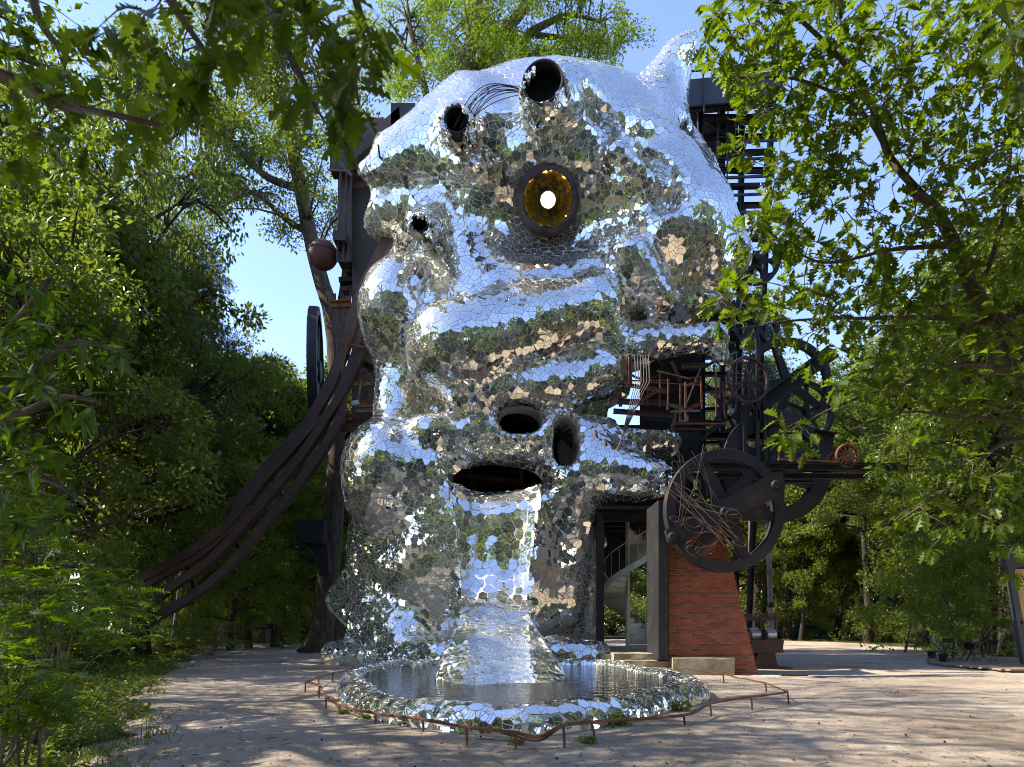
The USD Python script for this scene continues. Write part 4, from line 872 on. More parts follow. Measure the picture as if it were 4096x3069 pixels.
boom = thing('iron_boom', 'long black iron boom of paired rails reaching out right past the flywheels', 'boom')
for u0, v0, u1, v1, Yy, w in ((690, 466, 908, 469, 23.0, 7), (672, 476, 872, 477, 23.0, 5.5), (672, 466, 765, 467, 21.8, 8), (690, 461, 900, 465, 23.4, 1.6), (706, 436, 800, 438, 24.6, 6), (770, 482, 814, 482, 22.6, 3)):
    obj('rail', seg(u0, v0, u1, v1, Yy, w, d=0.28, kind='i'), 'black_iron', boom)
obj('guide_bar', seg(778, 459, 838, 462, 22.9, 1.8), 'rust', boom)
obj('end_post', seg(908, 452, 908, 466, 23, 1, d=.05), 'black_iron', boom); obj('end_post', seg(779, 448, 779, 461, 23, 1, d=.05), 'rust', boom)
for u, v_ in ((757, 500), (757, 420), (744, 500), (764, 480)): obj('hanger', seg(u, v_ - 90, u + 2, v_, 23.6, 3.4, d=.12), 'black_iron', boom)
for a in (((744, 395), (800, 472)), ((800, 440), (742, 470)), ((700, 440), (760, 395)), ((738, 470), (775, 520)), ((690, 500), (745, 470)), ((715, 395), (760, 470))): obj('diagonal_brace', seg(*a[0], *a[1], 24.4, 3, d=.1), 'black_iron', boom)
girder = thing('slanting_girder', 'broad black girder slanting up through the thin-rimmed wheel', 'girder')
obj('web', seg(752, 412, 832, 352, 25.6, 12, d=0.1), 'black_iron', girder)
for o_ in (-6.5, 6.5): obj('flange', seg(752 + o_ * .6, 412 + o_ * .8, 832 + o_ * .6, 352 + o_ * .8, 25.6, 2, d=0.45), 'black_iron', girder)
lever = thing('connecting_rod', 'broad tapered black connecting rod across the huge flywheel', 'rod')
obj('bar', MB().prism(Polygon([P(u, v_, 20.1)[[0, 2]] for u, v_ in ((664, 531), (667, 543), (672, 546), (779, 497), (782, 488), (779, 473), (771, 474))]), 19.85, 20.1), 'black_iron', lever)
for u, v_ in ((672, 537), (775, 485), (724, 512)): obj('pin', MB().lathe([(0.001, -.14), (.1, -.14), (.13, -.08), (.13, .1)], P(u, v_, 19.85), (0, 1, 0), 16), 'black_iron', lever)
hop = thing('curved_plate', 'black curved iron plate like a pointed fin by the small cartwheels', 'iron plate')
arc = [P(812 + 22 * (1 - math.cos(t)), 432 + 28 * math.sin(t), 23.9)[[0, 2]] for t in np.linspace(0, 1.45, 10)]
obj('plate', MB().prism(Polygon([P(834, 434, 23.9)[[0, 2]], P(816, 430, 23.9)[[0, 2]]] + arc + [P(832, 461, 23.9)[[0, 2]]]), 23.9, 24.5), 'black_iron', hop)
obj('stiffener', seg(814, 430.5, 836, 434, 23.85, 1.2, d=.3), 'black_iron', hop)

# rusty scaffolding in the open side
sc7 = lambda x, y: ((2440 + x * .4406) / 4, (1380 + y * .4406) / 4)
scaf = thing('rusty_scaffolding', 'tangle of rusty iron bars and bent frames jutting from the sculpture\'s open right side', 'scaffolding')
for n_, x0, y0, x1, y1, w, Yy, m in (('upright', 182, 90, 186, 350, 30, 23.4, 'rust'), ('bar', 150, 360, 520, 425, 34, 23.3, 'rust'), ('bar', 472, 385, 290, 500, 26, 23.0, 'rust'), ('upright', 452, 230, 452, 390, 11, 23.0, 'rust'), ('bar', 428, 235, 735, 310, 13, 22.9, 'rust'),
        ('upright', 532, 305, 524, 590, 14, 23.1, 'rust'), ('upright', 822, 292, 836, 580, 14, 23.1, 'rust'), ('bar', 520, 535, 690, 585, 28, 23.0, 'pale_rust'), ('bar', 690, 585, 835, 530, 28, 23.0, 'rust'), ('bar', 545, 606, 818, 596, 16, 22.8, 'pale_rust'), ('upright', 685, 335, 690, 690, 17, 23.2, 'pale_rust'), ('upright', 640, 360, 640, 690, 14, 23.4, 'rust'),
        ('bar', 626, 690, 714, 690, 12, 23.1, 'pale_rust'), ('upright', 706, 640, 706, 695, 14, 23.1, 'rust'), ('bar', 70, 512, 520, 530, 48, 24.2, 'brown_iron'), ('bar', 30, 600, 560, 640, 44, 24.4, 'brown_iron'), ('bar', 300, 660, 1050, 715, 40, 25, 'black_iron'), ('bar', 590, 715, 1050, 714, 14, 23.6, 'rust'), ('upright', 962, 250, 966, 650, 13, 23.6, 'rust'), ('upright', 1024, 330, 1040, 655, 12, 23.6, 'rust'),
        ('bar', 905, 445, 1195, 375, 24, 23.2, 'brown_iron'), ('bar', 1040, 162, 1178, 156, 10, 23.6, 'rust'), ('bar', 1060, 262, 1190, 256, 9, 23.6, 'rust'), ('bar', 1035, 362, 1200, 352, 10, 23.5, 'rust'), ('bar', 1030, 464, 1205, 456, 10, 23.5, 'rust'), ('bar', 1178, 156, 1190, 138, 9, 23.6, 'rust'), ('bar', 1190, 256, 1200, 240, 9, 23.6, 'rust'), ('bar', 1200, 352, 1208, 338, 9, 23.5, 'rust'), ('bar', 1205, 456, 1215, 436, 9, 23.5, 'rust'),
        ('bar', 650, 195, 880, 182, 38, 24.0, 'brown_iron'), ('bar', 80, 326, 520, 322, 10, 23.8, 'rust'), ('bar', 300, 336, 840, 366, 9, 23.8, 'rust'), ('bar', 820, 210, 700, 525, 10, 23.7, 'pale_rust'), ('bar', 605, 590, 560, 775, 28, 23.6, 'pale_rust'), ('upright', 450, 400, 450, 560, 12, 24.0, 'rust'), ('upright', 340, 320, 342, 560, 10, 24.1, 'rust'), ('bar', 200, 590, 300, 520, 12, 23.9, 'rust'),
        ('bar', 870, 380, 930, 290, 8, 23.9, 'rust'), ('bar', 730, 300, 830, 290, 8, 23.9, 'rust'), ('bar', 690, 370, 800, 330, 22, 23.4, 'rust'), ('bar', 590, 765, 990, 765, 14, 24.5, 'brown_iron'), ('upright', 330, 100, 332, 340, 6, 24, 'cable'), ('bar', 1040, 540, 1100, 480, 8, 23.6, 'pale_rust'), ('upright', 90, 400, 95, 560, 30, 24.2, 'rust'), ('bar', 560, 150, 640, 330, 30, 24.3, 'brown_iron'), ('bar', 940, 180, 960, 300, 14, 24.2, 'brown_iron'), ('upright', 1130, 80, 1120, 650, 26, 25.4, 'black_iron')):
    a, b = sc7(x0, y0), sc7(x1, y1)
    obj(n_, seg(*a, *b, Yy, w * .11, d=max(0.05, w * .11 * .6 * Yy / F), kind='i' if w > 24 else 'box'), m, scaf)
for k in range(6):
    x0 = 225 + 25 * k
    p = [P(*sc7(x0 + 8 * math.sin(t * 3) - 60 * max(0, t - .45) * (3 + k * .6), 90 + 560 * t + 260 * max(0, t - .6)), 23.0 - .5 * t) for t in np.linspace(0, 1.25, 18)]
    obj('hanging_cable', MB().tube(np.array(p), 0.016, 5), 'cable', scaf)
ring_ = thing('iron_hoop', 'thin dark iron hoop under the canopy fold behind the scaffolding bars', 'hoop')
obj('ring', MB().tube(np.array([P(645 + 17 * math.cos(t), 368 + 11 * math.sin(t), 24.6 + .5 * math.sin(t)) for t in np.linspace(0, 6.2832, 40)]), .04, 8), 'black_iron', ring_)
flood = thing('floodlight', 'small square floodlight fixed at the right end of the scaffolding', 'floodlight')
obj('housing', MB().beam(P(*sc7(1075, 600), 23.4), P(*sc7(1122, 605), 23.4), .16, .16), 'steel', flood); obj('bracket', MB().beam(P(*sc7(1090, 570), 23.5), P(*sc7(1095, 640), 23.5), .04, .03), 'steel', flood)
# wires
wires = thing('wire_tangle', 'tangle of loose rusty wires and hoops drooping in front of the huge flywheel', 'wires')
rwr = np.random.default_rng(12)
for k in range(13):
    a, b = np.array([rwr.uniform(664, 676), rwr.uniform(478, 488)]), np.array([rwr.uniform(720, 742), rwr.uniform(505, 552)])
    bend = rwr.uniform(-14, 10); Yw = 19.5 + rwr.uniform(-.4, .3)
    p = [P(*(a + (b - a) * t + [0, -bend * math.sin(math.pi * t)]), Yw + .6 * (1 - t)) for t in np.linspace(0, 1, 12)]
    obj('wire', MB().tube(np.array(p), 0.009, 5), 'cable', wires)
for k in range(11):
    a = np.array([rwr.uniform(668, 715), rwr.uniform(440, 462)]); b = np.array([rwr.uniform(668, 735), rwr.uniform(505, 545)])
    p = [P(*(a + (b - a) * t + [6 * math.sin(2.6 * t), 0]), 19.9) for t in np.linspace(0, 1, 9)]
    obj('wire', MB().tube(np.array(p), 0.008, 5), 'cable', wires)
for k in range(13):
    c_ = (rwr.uniform(672, 745), rwr.uniform(515, 556)); rr_ = rwr.uniform(4, 10); e1, e2 = rwr.uniform(.5, 1), rwr.random() * 3
    p = [P(c_[0] + rr_ * math.cos(t), c_[1] + rr_ * e1 * math.sin(t + e2 * .3), 19.6 + .25 * math.sin(t + e2)) for t in np.linspace(0, 6.28, 22)]
    obj('hoop', MB().tube(np.array(p), 0.009, 5), 'cable', wires)

# ---------------------------------------------------------------- brick buttress, steps, stair
butt = thing('brick_buttress', 'tapering red brick buttress under the huge black flywheel', 'brick buttress')
Yb = 21.0; bp = Polygon([P(u, v_, Yb)[[0, 2]] for u, v_ in ((668.6, 676), (758.8, 676), (725.5, 540), (721, 524), (702, 519), (668.6, 541))])
core = shapely.affinity.scale(bp, 0.985, 0.995)
obj('core', MB().prism(core, Yb, Yb + 1.5), 'mortar', butt)
x0b, z0b, x1b, z1b = bp.bounds; rb = np.random.default_rng(2); bricks = []
hgt, bl = 0.076, 0.24
for r_ in range(int((z1b - z0b) / hgt) + 1):
    z = z0b + r_ * hgt; line = bp.intersection(LineString([(x0b - 1, z + hgt / 2), (x1b + 1, z + hgt / 2)]))
    if line.is_empty: continue
    xa, _, xb_, _ = line.bounds; x = xa - (bl / 2 if r_ % 2 else 0)
    while x < xb_ - 0.03:
        l0, l1 = max(x, xa), min(x + bl - 0.018, xb_ + rb.uniform(0, .015)); x += bl
        if l1 - l0 < 0.04: continue
        yo = Yb - 0.02 + rb.normal(0, 0.003); c_ = 0.004
        lo, hi = np.array([l0, z + .009]), np.array([l1, z + hgt - .009])
        fr = [(lo[0] + c_, lo[1] + c_), (hi[0] - c_, lo[1] + c_), (hi[0] - c_, hi[1] - c_), (lo[0] + c_, hi[1] - c_)]; bk = [(lo[0], lo[1]), (hi[0], lo[1]), (hi[0], hi[1]), (lo[0], hi[1])]
        vv_ = np.array([[a, yo, b] for a, b in fr] + [[a, yo + c_, b] for a, b in bk] + [[a, Yb + .06, b] for a, b in bk])
        ff_ = np.array([[0, 1, 2, 3]] + [[i + o_, i + 4 + o_, (i + 1) % 4 + 4 + o_, (i + 1) % 4 + o_] for o_ in (0, 4) for i in range(4)])
        bricks.append((vv_, ff_))
shade = lambda: 'brick_' + 'aab' 'bcb'[rb.integers(0, 6)]
rb.shuffle(bricks) if False else None
for i, b_ in enumerate(bricks[:300]): obj('brick', b_, shade(), butt)
rest = {k: MB() for k in 'abc'}
for b_ in bricks[300:]: rest[shade()[-1]].add(*b_)
for k in 'abc': setdata(obj('bricks', rest[k], 'brick_' + k, butt), kind='stuff')

steps = thing('concrete_steps', 'rough yellowish concrete steps and low wall at the foot of the buttress', 'steps')
def slab(x0, x1, y0, y1, z0, z1, seed):
    m = trimesh.creation.box(bounds=[[x0, y0, z0], [x1, y1, z1]])
    m = m.subdivide_to_size(0.18); v_ = np.array(m.vertices)
    c_ = np.array([(x0 + x1) / 2, (y0 + y1) / 2, (z0 + z1) / 2]); s_ = np.sign(v_ - c_)
    v_ += (meshkit.fbm(v_ * 2.2, 3, seed)[:, None] - .5) * 0.10 * np.array([.5, 1, .8]) * (np.abs(v_ - c_) > 0)
    return v_, np.array(m.faces)
gl, gr = P(672, 660, 20.7)[0], P(733, 660, 20.7)[0]
obj('low_wall', slab(gl, gr, 20.55, 21.3, -0.1, 0.52, 1), 'concrete', steps, smooth=30)
xl = P(622, 660, 21)[0]
for k in range(3): obj('step', slab(xl - .1 * k, gl + .05, 20.6 + .38 * k, 23.5, -0.1 if k == 0 else .2 * k - .02, 0.2 * (k + 1), 5 + k), 'concrete', steps, smooth=30)
obj('landing', slab(xl - .5, P(735, 660, 23)[0], 22.0, 29.5, -0.1, 0.55, 11), 'concrete', steps, smooth=30)

frame = thing('riveted_ironwork', 'black riveted iron columns and plates standing round the spiral stair', 'iron frame')
for (u0, v0, u1, v1, Y0, Y1) in ((597, 512, 604, 652, 24.6, 25.0), (658.5, 500, 668.4, 660, 20.7, 22.5), (604, 500, 650, 512, 26.5, 26.9), (655, 500, 662, 650, 27.5, 27.8), (596, 430, 662, 470, 26.8, 26.9), (600, 512, 630, 600, 29.6, 29.7), (640, 432, 700, 445, 26.2, 26.5)):
    obj('iron_plate', bx(u0, v0, u1, v1, Y0, Y1), 'black_iron', frame)
obj('ceiling_plate', MB().box([P(596, 500, 25)[0], 24.2, 5.6], [P(735, 500, 25)[0], 30.5, 5.72]), 'black_iron', frame)
for k in range(4): obj('joist', MB().ibeam([P(600, 0, 25)[0], 24.8 + 1.3 * k, 5.4], [P(735, 0, 25)[0], 24.8 + 1.3 * k, 5.4], .2, .3), 'black_iron', frame)
obj('inner_wall', bx(352, 120, 596, 560, 28.6, 28.75), 'black_iron', frame)

stair = thing('spiral_stair', 'pale painted iron spiral stair with thin balusters beneath the open corner', 'spiral stair')
sc_ = P(627.5, 650, 26.0); sc_[2] = 0.55; Rs = 0.93
obj('pole', MB().tube(np.array([sc_, sc_ + [0, 0, 5.2]]), 0.08, 14), 'pale_paint', stair, smooth=True)
nst, rise, da = 24, 0.20, math.radians(21); a_off = math.radians(-62)
ang = lambda k: a_off + k * da
for k in range(1, nst):
    a0_, a1_ = ang(k), ang(k + 1); z = sc_[2] + rise * k
    ring = [(r_ * math.cos(a), r_ * math.sin(a)) for r_, a in ((.07, a0_), (Rs, a0_), (Rs, (a0_ + a1_) / 2), (Rs, a1_), (.07, a1_))]
    obj('tread', MB().prism(shapely.affinity.translate(Polygon(ring), sc_[0], sc_[1]), z - .025, z, 'z'), 'pale_paint', stair)
    e0 = np.array([math.cos(a0_), math.sin(a0_), 0])
    obj('riser', MB().beam(sc_ * [1, 1, 0] + e0 * .07 + [0, 0, z - .11], sc_ * [1, 1, 0] + e0 * Rs + [0, 0, z - .11], .015, .17), 'pale_paint', stair)
    am = (a0_ + a1_) / 2; e = np.array([math.cos(am), math.sin(am), 0]) * (Rs + .01)
    obj('baluster', MB().tube(np.array([sc_ * [1, 1, 0] + e + [0, 0, z - .1], sc_ * [1, 1, 0] + e + [0, 0, z + .95]]), 0.011, 6), 'pale_paint', stair)
hx = lambda dz, r_: np.array([[sc_[0] + r_ * math.cos(ang(k)), sc_[1] + r_ * math.sin(ang(k)), sc_[2] + rise * (k - .5) + dz] for k in np.linspace(1, nst, 90)])
lo_, hi_ = hx(-.12, Rs + .015), hx(.13, Rs + .015); n_ = len(lo_)
lo2, hi2 = hx(-.12, Rs + .03), hx(.13, Rs + .03)
vs = np.vstack([lo_, hi_, lo2, hi2]); i_ = np.arange(n_ - 1)
obj('stringer', (vs, np.vstack([np.stack(x, 1) for x in ((i_, i_ + 1, i_ + 1 + n_, i_ + n_), (i_ + 2 * n_, i_ + 3 * n_, i_ + 1 + 3 * n_, i_ + 1 + 2 * n_), (i_ + n_, i_ + 1 + n_, i_ + 1 + 3 * n_, i_ + 3 * n_), (i_, i_ + 2 * n_, i_ + 1 + 2 * n_, i_ + 1))])), 'pale_paint', stair, smooth=False)
obj('handrail', MB().tube(hx(1.02, Rs + .02), 0.018, 8), 'pale_paint', stair, smooth=True)

mach = thing('old_press', 'rusty iron machine tub carrying two steel drums behind the brick buttress', 'machine')
mc = P(764, 668, 23.8)
obj('tub', MB().prism(Polygon([(mc[0] - .55, .55), (mc[0] - .62, .98), (mc[0] + .50, .98), (mc[0] + .46, .62), (mc[0] + .5, .60), (mc[0] + .5, .55)]), 23.3, 24.6), 'brown_iron', mach)
obj('pedestal', MB().prism(Polygon([(mc[0] - .5, 0), (mc[0] - .32, .56), (mc[0] + .26, .56), (mc[0] + .3, .25), (mc[0] + .42, 0)]), 23.45, 24.4), 'brown_iron', mach)
obj('base_plate', MB().box([mc[0] - .7, 23.2, 0], [mc[0] + .75, 24.8, .05]), 'rust', mach)
for dx in (-.35, .2): obj('drum', MB().lathe([(0.001, -.2), (.22, -.2), (.24, -.18), (.24, .18), (.22, .2), (0.001, .2)], (mc[0] + dx, 23.95, 1.16), (1, 0.35, 0.05), 28), 'steel', mach, smooth=30)
for dx in (-.62, -.08, .46): obj('post', MB().beam((mc[0] + dx, 23.9, .95), (mc[0] + dx, 23.9, 1.85), .07, .12), 'brown_iron', mach)
obj('cross_bar', MB().beam((mc[0] - .75, 23.9, 1.72), (mc[0] + .6, 23.9, 1.72), .08, .16), 'brown_iron', mach); obj('cross_bar', MB().beam((mc[0] - .75, 23.9, 1.86), (mc[0] + .6, 23.9, 1.86), .16, .06), 'brown_iron', mach)

# ---------------------------------------------------------------- iron on the left
gird = thing('curved_girders', 'bundle of curved rust-brown girders sweeping from the undergrowth up to the sculpture', 'girders')
for pts, w, d, m in (([(96, 597), (103, 594), (140, 579), (185, 556), (226, 527), (262, 482), (300, 440), (319, 417)], .34, .4, 'brown_iron'), ([(127, 598), (161, 577), (200, 556), (232, 528), (252, 508)], .22, .3, 'brown_iron'),
                     ([(130, 618), (174, 586), (210, 561), (238, 532), (262, 505), (300, 459), (330, 414), (350, 380), (364, 350)], .30, .4, 'brown_iron'), ([(108, 651), (145, 625), (202, 590), (242, 553), (266, 523), (290, 496), (320, 455), (346, 410)], .30, .4, 'brown_iron'),
                     ([(236, 509), (262, 478), (296, 440), (321, 414)], .62, .12, 'blue_brown'), ([(310, 422), (330, 386), (346, 345), (358, 305), (372, 272), (388, 240)], .40, .3, 'brown_iron'), ([(322, 424), (338, 398), (352, 360), (362, 330), (372, 300), (380, 270)], .2, .2, 'brown_iron')):
    obj('girder', sweep([P(u, v_, 27.0 - .003 * (u - 100) - (.5 if w > .9 else 0)) for u, v_ in pts], w, d), m, gird)
for u0, v0, u1, v1 in ((140, 580, 150, 622), (185, 557, 196, 594), (226, 527, 243, 553), (270, 474, 285, 500), (318, 415, 338, 436)): obj('tie_plate', seg(u0, v0, u1, v1, 27.2, 4, d=.1), 'brown_iron', gird)
c3 = lambda x, y: (295 + x * .1209, 325 + y * .1209)
sl = thing('side_scaffold', 'rusty platform of yellow and brown iron beams at the left side of the sculpture', 'scaffolding')
for x0, y0, x1, y1, w, Yy, m in ((420, 480, 718, 492, 24, 26.2, 'yellow_paint'), (426, 495, 424, 628, 26, 26.3, 'yellow_paint'), (622, 505, 618, 630, 26, 26.3, 'pale_rust'), (586, 370, 590, 475, 26, 26.4, 'pale_rust'), (578, 385, 500, 475, 22, 26.4, 'pale_rust'), (605, 395, 690, 530, 20, 26.4, 'pale_rust'), (712, 380, 712, 640, 14, 26.4, 'rust'),
        (318, 632, 720, 640, 20, 26.2, 'rust'), (460, 660, 716, 672, 26, 26.0, 'pale_rust'), (505, 708, 742, 700, 24, 26.0, 'pale_rust'), (345, 755, 742, 742, 30, 26.3, 'brown_iron'), (315, 858, 700, 850, 56, 26.5, 'brown_iron'), (360, 805, 730, 800, 40, 26.6, 'brown_iron'), (546, 462, 524, 628, 15, 25.9, 'pale_rust'), (318, 135, 622, 192, 17, 25.9, 'rust'), (432, 92, 388, 405, 13, 25.8, 'rust'), (430, 262, 720, 390, 50, 26.6, 'brown_iron'), (400, 60, 610, 220, 46, 26.9, 'black_iron'),
        (640, 690, 720, 790, 22, 25.9, 'rust'), (505, 520, 515, 600, 22, 26.5, 'pale_rust'), (620, 390, 480, 20, 24, 27.0, 'black_iron'), (560, -80, 660, 360, 30, 27.2, 'brown_iron'), (330, -260, 335, 640, 16, 28, 'black_iron'), (460, -300, 455, 200, 14, 28.4, 'black_iron'), (540, 700, 420, 950, 30, 27.4, 'black_iron'), (300, -140, 430, -150, 20, 27.5, 'rust')):
    a, b = c3(x0, y0), c3(x1, y1); obj('beam', seg(*a, *b, Yy, w * .1209, d=max(.06, w * .1209 * .5 * Yy / F), kind='i' if w > 22 else 'box'), m, sl)
obj('bracket', seg(331, 305, 351, 304, 26.5, 6.5, d=.25, kind='i'), 'rust', sl)
fl = thing('floodlight', 'small clear floodlight standing on the left rusty platform', 'floodlight')
obj('housing', MB().beam(P(*c3(470, 650), 25.6), P(*c3(530, 640), 25.6), .14, .17), 'steel', fl); obj('bracket', seg(*c3(490, 660), *c3(512, 700), 25.6, 1.2), 'rust', fl)
ist = thing('iron_stairway', 'black iron stairway and sheet iron hoods rising behind the left edge of the sculpture', 'iron stairway')
for k in range(17):
    v_ = 136 + k * 9.2; obj('tread', seg(340 + (k % 3) * 3, v_ + 8, 408, v_ + (3 if k % 2 else -2), 28.2 + .12 * k, 4.5, d=.5), 'brown_iron' if k % 3 else 'black_iron', ist)
for (u0, v0, u1, v1, Y0, Y1) in ((391, 103, 415, 148, 27.6, 29), (330, 128, 352, 170, 28.0, 28.6), (338, 165, 352, 262, 28.4, 29), (350, 150, 410, 290, 30.3, 30.4), (333, 230, 345, 240, 27.6, 28.4), (414, 106, 428, 128, 28.2, 29), (356, 240, 400, 300, 29.6, 29.7)):
    obj('sheet_panel', bx(u0, v0, u1, v1, Y0, Y1), 'black_iron', ist)
obj('hood', MB().prism(Polygon([P(u, v_, 27.8)[[0, 2]] for u, v_ in ((365, 127), (375, 121), (386, 122), (400, 110), (402, 140), (380, 158), (362, 152))]), 27.6, 29), 'brown_iron', ist)
obj('cover_plate', seg(343, 168, 375, 140, 27.7, 10, d=.5), 'black_iron', ist)
obj('strut', seg(336, 158, 352, 176, 27.3, 2.4), 'blue_iron', ist); obj('strut', seg(328, 170, 350, 171, 27.6, 1.4), 'rust', ist); obj('strut', seg(385, 203, 372, 195, 26.5, 4), 'brown_iron', ist)
for u in (341, 347, 352): obj('upright', seg(u, 165, u - 4, 262, 27.9, 1.8), 'black_iron', ist)
ball = thing('iron_ball', 'round rust-brown iron ball hanging beside the forked oak', 'iron ball')
bs = trimesh.creation.icosphere(3, 14.5 * 29 / F); bs.apply_translation(P(323, 255, 29))
obj('sphere', (np.array(bs.vertices), np.array(bs.faces)), 'rust_ball', ball, smooth=True)
obj('seam_band', MB().lathe([(14.4 * 29 / F, -.05), (14.9 * 29 / F, -.04), (14.9 * 29 / F, .04), (14.4 * 29 / F, .05)], P(323, 252, 29), (0.1, 0, 1), 48), 'rust_ball', ball)
obj('hook', MB().tube(np.array([P(323, 241, 29), P(330, 225, 29), P(340, 215, 29)]), .05, 8), 'black_iron', ball)
hp = thing('iron_hopper', 'black flaring iron hopper just left of the forked oak trunk', 'hopper')
obj('box', MB().prism(Polygon([P(u, v_, 35)[[0, 2]] for u, v_ in ((296, 521), (326, 521), (326, 545), (299, 543))]), 34.6, 36), 'black_iron', hp)
obj('funnel', MB().prism(Polygon([P(u, v_, 35)[[0, 2]] for u, v_ in ((299, 543), (306, 546), (313, 552), (318, 562), (326, 575), (330, 575), (328, 543))]), 34.8, 35.8), 'black_iron', hp)
obj('flange', sweep([P(u, v_, 34.7) for u, v_ in ((298, 543), (306, 546.5), (313, 553), (319, 563))], .08, .25, 16), 'blue_iron', hp)
# ---------------------------------------------------------------- leaves near the lens
def oak_leaf(seed, lobes=4):
    "lobed leaf, one metre long along +x, folded along its midrib and gently bent"
    rr = np.random.default_rng(seed); n = lobes * 4 + 1; t = np.linspace(0, 1, n)
    env = 0.30 * np.sin(np.pi * t ** 1.25 * 0.97 + 0.03) ** 0.8
    lob = 0.66 + 0.34 * np.cos(2 * np.pi * lobes * t + math.pi)
    rows = []
    bend = rr.uniform(0.1, 0.35); twist = rr.uniform(-.3, .3)
    for k in range(n):
        z = -bend * t[k]**2
        hw = max(0.012, env[k] * lob[k] * rr.uniform(.85, 1.15)) if 0 < k < n - 1 else 0.012
        hr = max(0.012, env[k] * lob[k] * rr.uniform(.85, 1.15)) if 0 < k < n - 1 else 0.012
        dx = 0.06 * (lob[k] - .5)
        rows.append([[t[k] + dx, hw, z + hw * .35 + twist * hw * t[k]], [t[k], 0, z], [t[k] + dx, -hr, z + hr * .35 - twist * hr * t[k]]])
    v = np.array(rows).reshape(-1, 3); i = np.arange(n - 1) * 3
    f = np.vstack([np.stack([i, i + 1, i + 4, i + 3], 1), np.stack([i + 1, i + 2, i + 5, i + 4], 1)])
    v[:, 0] = v[:, 0] * .9 + .1
    st = np.array([[0, .008, 0], [0, -.008, 0], [.12, .008, 0], [.12, -.008, 0]]); f = np.vstack([f, np.array([[0, 1, 3, 2]]) + len(v)])
    return np.vstack([v, st]), f
def saw_leaf(seed):
    "long toothed leaf"
    rr = np.random.default_rng(seed); n = 25; t = np.linspace(0, 1, n); rows = []; bend = rr.uniform(.15, .4)
    for k in range(n):
        hw = max(.006, 0.155 * math.sin(math.pi * min(1, t[k] ** .8 * .98 + .01)) ** .75 * (1.0 if k % 2 else .80)); z = -bend * t[k]**2
        rows.append([[t[k], hw, z + .25 * hw], [t[k], 0, z], [t[k], -hw, z + .25 * hw]])
    v = np.array(rows).reshape(-1, 3); i = np.arange(n - 1) * 3
    return v, np.vstack([np.stack([i, i + 1, i + 4, i + 3], 1), np.stack([i + 1, i + 2, i + 5, i + 4], 1)])
def frond(seed, pairs=8, lw=0.42):
    "feathery leaf of paired oval leaflets"
    rr = np.random.default_rng(seed); V, Fq, n = [], [], 0
    def leaflet(b, d, L):
        nonlocal n
        d = d / np.linalg.norm(d); s = np.cross([0, 0, 1.0], d); s /= np.linalg.norm(s) + 1e-9
        for x in (b, b + d * L * .3 + s * L * lw * .45, b + d * L * .75 + s * L * lw * .4, b + d * L, b + d * L * .75 - s * L * lw * .4, b + d * L * .3 - s * L * lw * .45): V.append(x)
        Fq.extend([[n, n + 1, n + 2, n + 3], [n, n + 3, n + 4, n + 5]]); n += 6
    bend = rr.uniform(.2, .5)
    for k in range(pairs):
        t = .15 + .82 * k / pairs; p = np.array([t, 0, -bend * t * t]); L = .27 * (1 - .4 * t) * rr.uniform(.85, 1.15)
        for s in (-1, 1): leaflet(p, np.array([.35, s, -.15 + rr.normal(0, .2)]), L)
    leaflet(np.array([.97, 0, -bend]), np.array([1, 0, -.4]), .2)
    for k in range(4):
        t0, t1 = k / 4, (k + 1) / 4
        for t in (t0, t1): V.extend([np.array([t, .008, -bend * t * t]), np.array([t, -.008, -bend * t * t])])
        Fq.append([n, n + 1, n + 3, n + 2]); n += 4
    return np.array(V), np.array(Fq)

def place_leaf(lf, p, d, up, L):
    d = unit(d); y = unit(np.cross(up, d)); z = np.cross(d, y)
    return lf[0] @ (np.stack([d, y, z]) * L) + p, lf[1]

